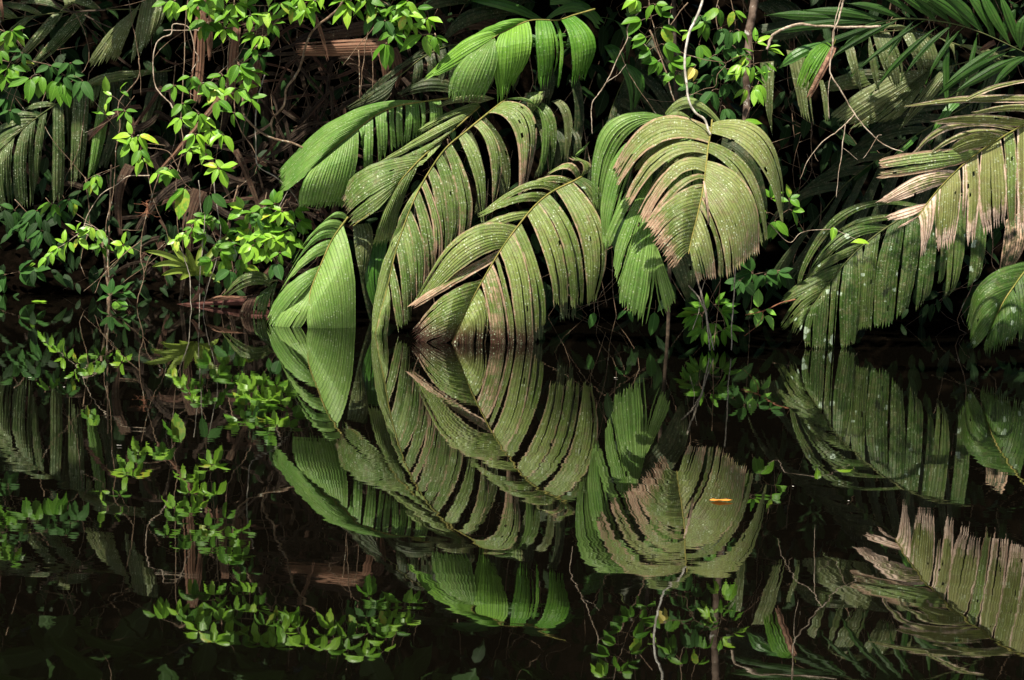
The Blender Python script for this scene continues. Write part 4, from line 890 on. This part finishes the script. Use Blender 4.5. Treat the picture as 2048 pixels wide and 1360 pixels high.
LV = [
 ('looping white twig bent like a hook over the left leaf tangle', 'twig', 'twig', 14.0, [([(352,230),(338,205),(312,176),(306,130),(312,92),(325,76),(342,68),(347,48),(376,53),(386,80),(389,100),(397,118),(384,142)], .0065, .0045)]),
 ('short straight twig crossing behind the hook of the looping white twig', 'twig', 'twig', 14.1, [([(328,61),(365,60),(420,62)], .004, .003)]),
 ('thin vertical vine running from the top edge past the light green climber to the bromeliad', 'vine', 'vine', 13.8, [([(378,-15),(370,60),(369,110),(366,170),(362,240),(366,295),(353,350),(352,400),(357,470)], .005, .004)]),
 ('thin grey vine snaking down left of the light green climber into the dark', 'vine', 'vine', 14.4, [([(278,115),(277,155),(244,195),(235,222),(240,250),(232,300),(229,355),(224,400),(212,460),(217,540),(216,600),(205,690)], .006, .004), ([(258,0),(266,50),(278,115),(282,190)], .0035, .002)]),
 ('stout brown vine twisting down in an S from the top edge left of centre', 'vine', 'vine', 13.6, [([(690,-10),(676,18),(632,56),(612,94),(596,146),(573,176),(567,212),(544,242),(546,268)], .012, .010)]),
 ('thick brown stem sagging in a curve across the stout twisting vine', 'vine', 'vine', 13.5, [([(470,120),(485,185),(488,228),(515,260),(545,276),(580,285),(612,298)], .013, .009)]),
 ('long pale vine hanging through the leaf tangle and swinging right above the rounded leaves', 'vine', 'root', 13.7, [([(530,150),(518,185),(511,230),(512,295),(517,333),(560,360),(594,400),(608,440),(598,475)], .007, .005), ([(577,376),(560,410),(550,425)], .004, .003)]),
 ('thin stalk slanting under the blunt end of the pale green frond', 'twig', 'vine', 13.7, [([(640,395),(625,430),(610,470)], .003,.002)]),
 ('brown branch slanting down from the top edge behind the bright leaf fans', 'branch', 'vine', 13.8, [([(575,15),(545,55),(520,85),(490,115),(460,140)], .011, .008)]),
 ('forking bare root hanging over the water below the dead brown twigs', 'root', 'vine', 14.2, [([(326,330),(300,405),(283,478),(283,520),(288,546),(277,596),(266,645)], .006, .004), ([(283,480),(241,514),(206,552),(190,588)], .005, .003), ([(241,514),(220,540),(168,583)], .003, .002), ([(288,546),(302,512),(330,485)], .004, .003), ([(240,460),(283,460)], .002,.002)]),
 ('thin whitish root ending right of the bromeliad in the water', 'root', 'root', 14.0, [([(427,358),(436,428),(441,463),(432,522),(409,600),(407,640)], .005, .004)], R1),
 ('thin whitish root running down through the middle of the bromeliad', 'root', 'root', 13.9, [([(412,400),(406,487),(400,546),(399,630)], .005, .004)], R1),
 ('thin dark root dropping left of the bromeliad stalk', 'root', 'root', 14.0, [([(359,487),(376,540),(382,605),(381,640)], .0045, .0035)], R1),
 ('short thin root above the bromeliad', 'root', 'root', 14.05, [([(398,360),(402,420),(412,470)], .004,.003)], R1),
 ('faint twig slanting before the shaded blades of the far left frond', 'twig', 'vine', 14.1, [([(170,266),(215,243),(230,225)], .002, .0015)]),
 ('thin brown twig running right from the small lobed sprig', 'twig', 'vine', 14.1, [([(295,295),(335,302),(350,325),(360,345)], .004, .003)]),
 ('slim brown stem standing in the water at the left', 'trunk', 'vine', 14.6, [([(205,480),(212,540),(218,610),(216,660)], .014, .014)]),
 ('slender stem leaning beside the slim brown stem at the left', 'trunk', 'vine', 14.7, [([(222,330),(218,480),(215,560),(214,640)], .009, .011)]),
 ('leftmost of the upright bare roots before the leaf pile at the top centre', 'root', 'vine', 13.7, [([(717,100),(718,150),(720,200)], .006, .004)], R2),
 ('long slanting bare root before the leaf pile at the top centre', 'root', 'vine', 13.65, [([(736,60),(724,140),(721,190)], .005, .004)], R2),
 ('rightmost of the upright bare roots before the leaf pile at the top centre', 'root', 'vine', 13.7, [([(742,98),(746,140),(746,178)], .005, .003)], R2),
 ('curved bare root arching left from the bright leaf branch over the leaf pile', 'root', 'vine', 13.6, [([(753,48),(718,90),(686,130)], .004, .0025)], R2),
 ('dark crooked branch in the top left corner behind the straps', 'branch', 'darkbark', 14.8, [([(95,-10),(130,20),(170,22),(212,20)], .014, .008)]),
 ('thin dark branch sloping down right under the crooked branch, top left', 'branch', 'darkbark', 14.8, [([(170,30),(210,50),(250,70)], .008,.005)]),
 ('thin dead stem leaning right behind the thin tan twig', 'twig', 'vine', 13.5, [([(1240,100),(1260,150),(1300,210),(1320,240)], .003,.002)]),
 ('short dead twig at the top just left of the heart leaved climber', 'twig', 'vine', 13.5, [([(1265,40),(1290,70),(1320,90)], .003,.002)]),
]
for e in LV:
    lab, cat, mat, Y, ln = e[:5]
    vine({'vine':'hanging_vine','root':'hanging_root','twig':'hanging_twig','branch':'bare_branch','trunk':'thin_stem'}[cat], lab, cat, ln, mat, Y=Y, group=e[5] if len(e) > 5 else None)
# dead brown twig clump
rn = random.Random(8); ln = []
for i in range(16):
    a = rn.uniform(0, 6.28); l = rn.uniform(12, 32); x, y = 298 + rn.uniform(-8, 8), 414 + rn.uniform(-14, 14)
    ln.append(([(298, 414), (x, y), (x + math.cos(a) * l * .5, y + math.sin(a) * l * .3 + 2), (x + math.cos(a) * l, y + math.sin(a) * l * .5)], .0035, .001))
vine('dead_twigs', 'clump of rusty dead twigs on the forking root, left', 'twigs', ln, 'redbark', Y=14.15)
# ------------------------------------------------------------------ dead fronds and stalks
def strip(label, pts, w0, w1, mat, Y, name='dead_frond', cat='dead frond', seed=1, group=None, jag=10, dm=0.0, dry=0.0):
    "one ribbed dead blade along photo points"
    rnd = random.Random(seed); (a, m, c) = pts
    def off(p, q, w):
        dx, dy = q[0] - p[0], q[1] - p[1]; l = math.hypot(dx, dy); return (-dy / l * w / 2, dx / l * w / 2)
    oa, om, oc = off(a, m, w0), off(a, c, (w0 + w1) * .55), off(m, c, w1)
    EA = [(a[0] + oa[0], a[1] + oa[1]), (m[0] + om[0], m[1] + om[1]), (c[0] + oc[0], c[1] + oc[1])]
    EB = [(a[0] - oa[0], a[1] - oa[1]), (m[0] - om[0], m[1] - om[1]), (c[0] - oc[0], c[1] - oc[1])]
    mb = MB()
    leaflet_mesh(mb, EA, EB, Y, lambda v: (EA[0][0] + (EB[0][0] - EA[0][0]) * v, EA[0][1] + (EB[0][1] - EA[0][1]) * v, Y), dm, .05, rnd, dry=dry, edge=.3, pleat=6, jag=jag, arch=.2, splits=1, holes=.004)
    o = mb.build(name, MAT[mat], None)
    c0 = P(a[0], a[1], Y); o.data.transform(Matrix.Translation(-c0)); o.location = c0
    return tag(o, label, cat, group)
strip('wide ribbed reddish brown dead blade lying level under the top centre branch', [(780,92),(690,96),(600,98)], 34, 26, 'dead', 14.0, seed=2)
strip('darker brown dead blade above the wide reddish one', [(760,50),(690,62),(640,68)], 28, 20, 'darkdead', 14.2, seed=3)
strip('upright fluted pale brown dead stalk left of the light green climber', [(408,-15),(400,70),(392,200)], 20, 22, 'dead', 14.3, seed=4)
strip('short brown dead blade crossing the upright pale stalk at the top left', [(405,-10),(416,50),(420,112)], 22, 8, 'dead', 14.2, seed=5)
strip('pale fluted dead stalk standing behind the stout sagging stem', [(474,55),(466,120),(458,200)], 16, 18, 'dead', 14.3, seed=6)
strip('broad grey brown dead blade behind the bright leaf fans', [(516,120),(506,160),(500,190)], 30, 26, 'dead', 14.4, seed=7)
strip('slanting brown stalk running down left through the light green climber', [(440,195),(385,265),(325,335)], 11, 7, 'dead', 14.1, seed=8)
strip('dark red curved dead blade hanging behind the forking root', [(260,330),(238,390),(240,470)], 22, 10, 'darkdead', 14.8, seed=9)
strip('broad dark red dead blade behind the leafy sprig above the bromeliad', [(400,380),(380,440),(376,500)], 30, 20, 'darkdead', 14.8, seed=10)
strip('rusty dead blade standing low left of the bunch of rounded leaves', [(470,300),(490,340),(520,420)], 14, 8, 'darkdead', 14.6, seed=11)
strip('reddish brown dead blade in the dark left of centre', [(540,380),(510,440),(500,480)], 20, 12, 'darkdead', 14.7, seed=12)
strip('pale torn dead blade hanging in the leaf pile at the top centre', [(758,90),(768,120),(772,160)], 18, 12, 'dead', 14.0, seed=13)
strip('broad torn pale dead blade right beside the other in the leaf pile', [(782,98),(795,130),(790,170)], 24, 16, 'dead', 14.1, seed=14)
strip('long brown dead blade sloping in the leaf pile under the wide reddish blade', [(680,110),(720,140),(760,172)], 16, 14, 'darkdead', 14.1, seed=15)
strip('dark brown dead sheath arching above the fresh frond', [(1000,60),(950,44),(890,70)], 36, 22, 'darkdead', 14.4, seed=16)
strip('dull brown dead blade dropping behind the bright leaf branch at the top', [(628,30),(640,60),(655,110)], 9, 6, 'dead', 13.9, seed=17)
strip('broad reddish dead blade in the shadow at the top left of the stout vine', [(560,40),(530,50),(490,60)], 40, 26, 'darkdead', 14.6, seed=18)
strip('rusty curved blade at the extreme upper left corner', [(0,0),(4,20),(6,38)], 8, 3, 'dead', 14.0, seed=19)
strip('fallen dark red blade floating point first on the water left of the bright frond', [(540,604),(450,604),(352,610)], 20, 2, 'redblade', W(418, 612), seed=20, jag=2)
strip('tan bent stalk rising from the fallen dark red blade to the bromeliad', [(402,575),(396,590),(385,604)], 12, 6, 'dead', 13.9, seed=21, jag=2)
strip('small orange-brown frond piece caught behind the feathery frond, upper right', [(1990,84),(1975,92),(1962,100)], 12, 8, 'dead', 12.2, seed=22)
# ------------------------------------------------------------------ thatch of fallen leaves: past counting
rn = random.Random(17); mb = MB()
def thatch(x0, x1, y0, y1, n, Y0, Y1, wmin=4, wmax=14, lmin=40, lmax=150):
    for i in range(n):
        x, y, Y = rn.uniform(x0, x1), rn.uniform(y0, y1), rn.uniform(Y0, Y1)
        a = rn.choice([rn.gauss(1.2, .5), rn.gauss(2.2, .5), rn.gauss(.3, .4)]); l = rn.uniform(lmin, lmax); w = rn.uniform(wmin, wmax)
        dx, dy = math.cos(a), math.sin(a); bow = rn.uniform(-.15, .25) * l
        EA = [(x - dy * w / 2, y + dx * w / 2), (x + dx * l / 2 - dy * w / 2, y + dy * l / 2 + dx * w / 2 - bow), (x + dx * l - dy * w / 3, y + dy * l + dx * w / 3)]
        EB = [(x + dy * w / 2, y - dx * w / 2), (x + dx * l / 2 + dy * w / 2, y + dy * l / 2 - dx * w / 2 - bow), (x + dx * l + dy * w / 3, y + dy * l - dx * w / 3)]
        leaflet_mesh(mb, EA, EB, Y, lambda v: (EA[0][0] + (EB[0][0] - EA[0][0]) * v, EA[0][1] + (EB[0][1] - EA[0][1]) * v, Y), 0, rn.uniform(-.1, .15), rn, dry=rn.choice([0, 0, .3, .8]), pleat=5, jag=6)
thatch(560, 900, 20, 260, 130, 14.2, 15.2, 3, 10)
thatch(260, 620, 120, 560, 110, 14.8, 15.8)
thatch(540, 700, 200, 480, 50, 14.4, 15.2, 3, 9)
thatch(0, 300, 250, 560, 40, 15.6, 16.4)
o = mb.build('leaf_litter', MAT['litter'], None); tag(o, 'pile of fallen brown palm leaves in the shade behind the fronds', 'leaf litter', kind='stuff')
# ------------------------------------------------------------------ dark undergrowth, past counting
mb = MB(); st = MB(); rn = random.Random(23)
def under(n, x0, x1, z0, z1, Y0, Y1, L0, L1, wr=.42):
    for i in range(n):
        Y = rn.uniform(Y0, Y1); X = rn.uniform(x0, x1) * Y / 14; z = rn.uniform(z0, z1)
        a = rn.uniform(3.4, 6.0); d = Vector((math.cos(a), rn.uniform(-.7, .2), math.sin(a)))
        leaf_into(mb, Vector((X, Y, z)), d, Vector((rn.uniform(-.5, .5), -.6, .8)), rn.uniform(L0, L1), wr, .3, .15, rn)
under(2600, -6.5, 6.5, .0, 6.2, 15.2, 17.8, .12, .34)
under(500, -7, -1.0, .1, 2.0, 15.5, 16.2, .10, .24)
under(170, -7, -2.6, .0, .9, 14.5, 15.2, .10, .22)
under(420, 1.0, 6.5, .3, 3.0, 14.2, 15.6, .12, .3)
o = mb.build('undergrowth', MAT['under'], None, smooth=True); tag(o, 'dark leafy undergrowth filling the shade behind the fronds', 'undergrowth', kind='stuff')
mb = MB()
for i in range(260):
    Y = rn.uniform(14.6, 16.5); X = rn.uniform(-6.8, 6.5) * Y / 14; z = rn.uniform(1.0, 5); l = rn.uniform(.6, 2.2)
    p = [Vector((X + rn.uniform(-.15, .15) * k + .05 * math.sin(k * 2 + i), Y + rn.uniform(-.06, .06), max(-.1, z - l * k / 4))) for k in range(5)]
    tube(mb, [Vector(q) for q in cr([tuple(a) for a in p], 14)], rn.uniform(.003, .008), .002, 5, .15)
o = mb.build('root_curtain', MAT['vine'], None, smooth=True); tag(o, 'curtain of thin hanging roots and stems in the shade', 'roots', kind='stuff')
# dim blades in the hollow on the right
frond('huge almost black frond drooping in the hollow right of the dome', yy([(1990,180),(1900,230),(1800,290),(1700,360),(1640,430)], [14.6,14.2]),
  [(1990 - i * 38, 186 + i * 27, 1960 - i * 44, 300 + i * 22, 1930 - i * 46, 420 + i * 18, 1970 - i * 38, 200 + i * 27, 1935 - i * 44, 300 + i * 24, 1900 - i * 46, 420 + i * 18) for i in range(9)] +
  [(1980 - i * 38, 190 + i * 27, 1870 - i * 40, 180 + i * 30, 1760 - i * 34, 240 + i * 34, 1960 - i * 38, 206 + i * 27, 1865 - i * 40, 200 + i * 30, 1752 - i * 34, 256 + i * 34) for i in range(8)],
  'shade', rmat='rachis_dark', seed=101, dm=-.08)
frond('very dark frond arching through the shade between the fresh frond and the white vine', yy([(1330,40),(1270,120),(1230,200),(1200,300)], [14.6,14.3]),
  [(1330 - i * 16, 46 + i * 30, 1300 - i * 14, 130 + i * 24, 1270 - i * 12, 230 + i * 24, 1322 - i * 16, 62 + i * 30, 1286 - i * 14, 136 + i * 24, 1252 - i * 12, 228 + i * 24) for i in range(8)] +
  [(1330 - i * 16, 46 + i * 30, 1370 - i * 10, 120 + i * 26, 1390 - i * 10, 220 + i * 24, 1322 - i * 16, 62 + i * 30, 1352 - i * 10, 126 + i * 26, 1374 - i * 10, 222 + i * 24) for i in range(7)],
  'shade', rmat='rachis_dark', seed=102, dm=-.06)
# ------------------------------------------------------------------ bank, water, canopy
t = NT('bank_soil')
pos = t.n('ShaderNodeNewGeometry').outputs['Position']
n1 = t.noise(pos, 9.0, 6, .7)
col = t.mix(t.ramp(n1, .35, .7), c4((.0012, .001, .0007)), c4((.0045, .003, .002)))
b = t.n('ShaderNodeBsdfPrincipled', Base__Color=col, Roughness=.9, Normal=t.n('ShaderNodeBump', Strength=1.0, Distance=.06, Height=n1).outputs[0])
b.inputs['Specular IOR Level'].default_value = .0
MAT['soil'] = t.out(b.outputs[0])
mb = MB(); nx, ny = 120, 70; vs = []
for j in range(ny + 1):
    for i in range(nx + 1):
        x = -30 + 60 * i / nx; f = j / ny; y = 14.6 + 40 * f ** 1.8
        e = 15.1 + (1.5 / (1 + math.exp(-2 * x))) + .25 * math.sin(x * 1.3) + .2 * noise.noise(Vector((x * .8, 0, 0)))
        d = y - e
        z = -.5 + (0 if d < -.3 else .7 * min(1, (d + .3) / .6)) + (max(0, d - .5) * 1.25 if d < 6 else 6.9 + (d - 6) * .35)
        z += .25 * noise.noise(Vector((x * .7, y * .7, 2))) * min(1, max(0, d)) + .08 * noise.noise(Vector((x * 3, y * 3, 2)))
        vs.append(Vector((x, y, z)))
mb.add(vs, [(j * (nx + 1) + i, j * (nx + 1) + i + 1, (j + 1) * (nx + 1) + i + 1, (j + 1) * (nx + 1) + i) for j in range(ny) for i in range(nx)])
tag(mb.build('bank', MAT['soil'], None, smooth=True), 'dark muddy river bank rising behind the fronds', 'bank', kind='structure')
# water: dark tannin stained, faint cross ripples
t = NT('dark_river_water')
pos = t.n('ShaderNodeNewGeometry').outputs['Position']
mp = t.n('ShaderNodeMapping', Vector=pos); mp.inputs['Scale'].default_value = (.55, 2.2, 1)
w1 = t.noise(mp.outputs[0], 1.6, 2, .5)
mp2 = t.n('ShaderNodeMapping', Vector=pos); mp2.inputs['Scale'].default_value = (1.6, 4.5, 1)
w2 = t.noise(mp2.outputs[0], 3.2, 2, .5)
amt = t.ramp(t.noise(pos, .55, 2), .35, .7)
h = t.math('ADD', t.math('MULTIPLY', w1, .0005), t.math('MULTIPLY', t.math('MULTIPLY', w2, amt), .0002))
bmp = t.n('ShaderNodeBump', Strength=1.0, Distance=1.0, Height=h); 
WATER_BUMP = bmp
gl = t.n('ShaderNodeBsdfGlossy', Color=(.95, .97, .95, 1), Roughness=.012, Normal=bmp.outputs[0])
df = t.n('ShaderNodeBsdfDiffuse', Color=(.0016, .0013, .0008, 1))
fr = t.n('ShaderNodeFresnel', IOR=2.4, Normal=bmp.outputs[0])
MAT['water'] = t.out(t.n('ShaderNodeMixShader', i0=fr.outputs[0], i1=df.outputs[0], i2=gl.outputs[0]).outputs[0])
mb = MB(); mb.add([Vector((-80, -60, 0)), Vector((80, -60, 0)), Vector((80, 40, 0)), Vector((-80, 40, 0))], [(0, 1, 2, 3)])
tag(mb.build('water', MAT['water'], None), 'still black river water mirroring the bank', 'water', kind='structure')
# floating things
def floater(name, label, cat, px, py, L, ang, mat, wr=.3):
    Y = W(px, py); mb = MB(); rnd = random.Random(int(px))
    c = P(px, py, Y) + Vector((0, 0, .006)); d = Vector((math.cos(ang), math.sin(ang), 0)); m = L * mpp(Y)
    leaf_into(mb, c - d * m / 2, d, Vector((0, 0, 1)), m, wr, -.02, .05, rnd)
    o = mb.build(name, MAT[mat], None, smooth=True); o.data.transform(Matrix.Translation(-c)); o.location = c
    return tag(o, label, cat)
floater('floating_leaf', 'single orange leaf floating on the water over the dome reflection', 'leaf', 1443, 1003, 50, .12, 'orange', .5)
floater('floating_leaf', 'small pale green leaf tip lying on the dark water at the far left', 'leaf', 78, 604, 30, .2, 'young', .5)
for k, (x, y, l) in enumerate([(239, 893, 12), (60, 757, 8), (128, 776, 5), (1232, 757, 9), (1500, 812, 6), (1697, 1004, 5), (320, 742, 5), (1586, 975, 5)]):
    tag(floater('floating_fleck', 'tiny pale fleck drifting on the black water', 'fleck', x, y, l, .1 * k, 'fleck', .7), group='pale flecks on the water')
# unseen crowns, added and shaped to keep sun and sky off the bank
mb = MB(); rn = random.Random(31)
def crown(n, x0, x1, ylo, yhi, zfn, th, L0, L1, m):
    for i in range(n):
        Y = rn.uniform(ylo, yhi); X = rn.uniform(x0, x1); z = zfn(X, Y) + rn.uniform(0, th)
        a = rn.uniform(0, 6.28); d = Vector((math.cos(a), math.sin(a), rn.uniform(-.5, .1)))
        leaf_into(m, Vector((X, Y, z)), d, Vector((rn.uniform(-.4, .4), rn.uniform(-.5, .3), 1)), rn.uniform(L0, L1), .55, .3, .15, rn)
def edge_y(x): return 14.35 if x < -3.0 else (13.35 if x < 1.0 else 12.8)
for k in range(3000):
    x = rn.uniform(-9, 9); y0 = edge_y(x); f = rn.random() ** 1.4
    crown(1, x, x, y0 + 6.5 * f, y0 + 6.5 * f, lambda X, Y: 3.4 + (Y - y0) * .36, 1.7, .35, .7, mb)
o = mb.build('shade_canopy', MAT['canopy'], None, smooth=True); tag(o, 'unseen dense canopy added overhead to shade the bank', 'canopy', kind='stuff')
mb = MB()  # unseen trees added behind the camera to cut low sky light
for k in range(1500):
    X = rn.uniform(-26, 26); z = rn.uniform(0, 11) ; Y = -9 - rn.uniform(0, 3) - .25 * z
    leaf_into(mb, Vector((X, Y, z)), Vector((rn.uniform(-1, 1), .3, -.6)), Vector((0, 1, .6)), rn.uniform(1.2, 2.2), .6, .3, .15, rn)
o = mb.build('sky_block_forest', MAT['canopy'], None, smooth=True); tag(o, 'unseen dark forest added behind the viewer to block low sky light', 'forest', kind='stuff')
# ------------------------------------------------------------------ light
SUN_EL, SUN_AZ = math.radians(60), math.radians(-22)   # sun behind the camera, to its left
sd = Vector((math.sin(SUN_AZ) * math.cos(SUN_EL), -math.cos(SUN_AZ) * math.cos(SUN_EL), math.sin(SUN_EL)))
sun = bpy.data.lights.new('sun', 'SUN'); sun.energy = 5.0; sun.angle = math.radians(1.0); sun.color = (1.0, .93, .80)
so = bpy.data.objects.new('sun', sun); COL.objects.link(so); so.rotation_euler = (-sd).to_track_quat('-Z', 'Y').to_euler(); so.location = sd * 40
world = bpy.data.worlds.new('World'); SC.world = world; world.use_nodes = True
nt = world.node_tree; nt.nodes.clear()
sky = nt.nodes.new('ShaderNodeTexSky'); sky.sky_type = 'NISHITA'; sky.sun_disc = False
sky.sun_elevation = SUN_EL; sky.sun_rotation = math.atan2(sd.x, sd.y)
bg = nt.nodes.new('ShaderNodeBackground'); bg.inputs[1].default_value = .05
wo = nt.nodes.new('ShaderNodeOutputWorld')
nt.links.new(sky.outputs[0], bg.inputs[0]); nt.links.new(bg.outputs[0], wo.inputs[0])
SC.view_settings.view_transform = 'Standard'; SC.view_settings.look = 'None'
SC.view_settings.exposure = 1.4; SC.view_settings.gamma = 1
SC.render.engine = 'CYCLES'
SC.cycles.max_bounces = 6; SC.cycles.diffuse_bounces = 2; SC.cycles.glossy_bounces = 3; SC.cycles.transmission_bounces = 3
SC.cycles.use_denoising = True
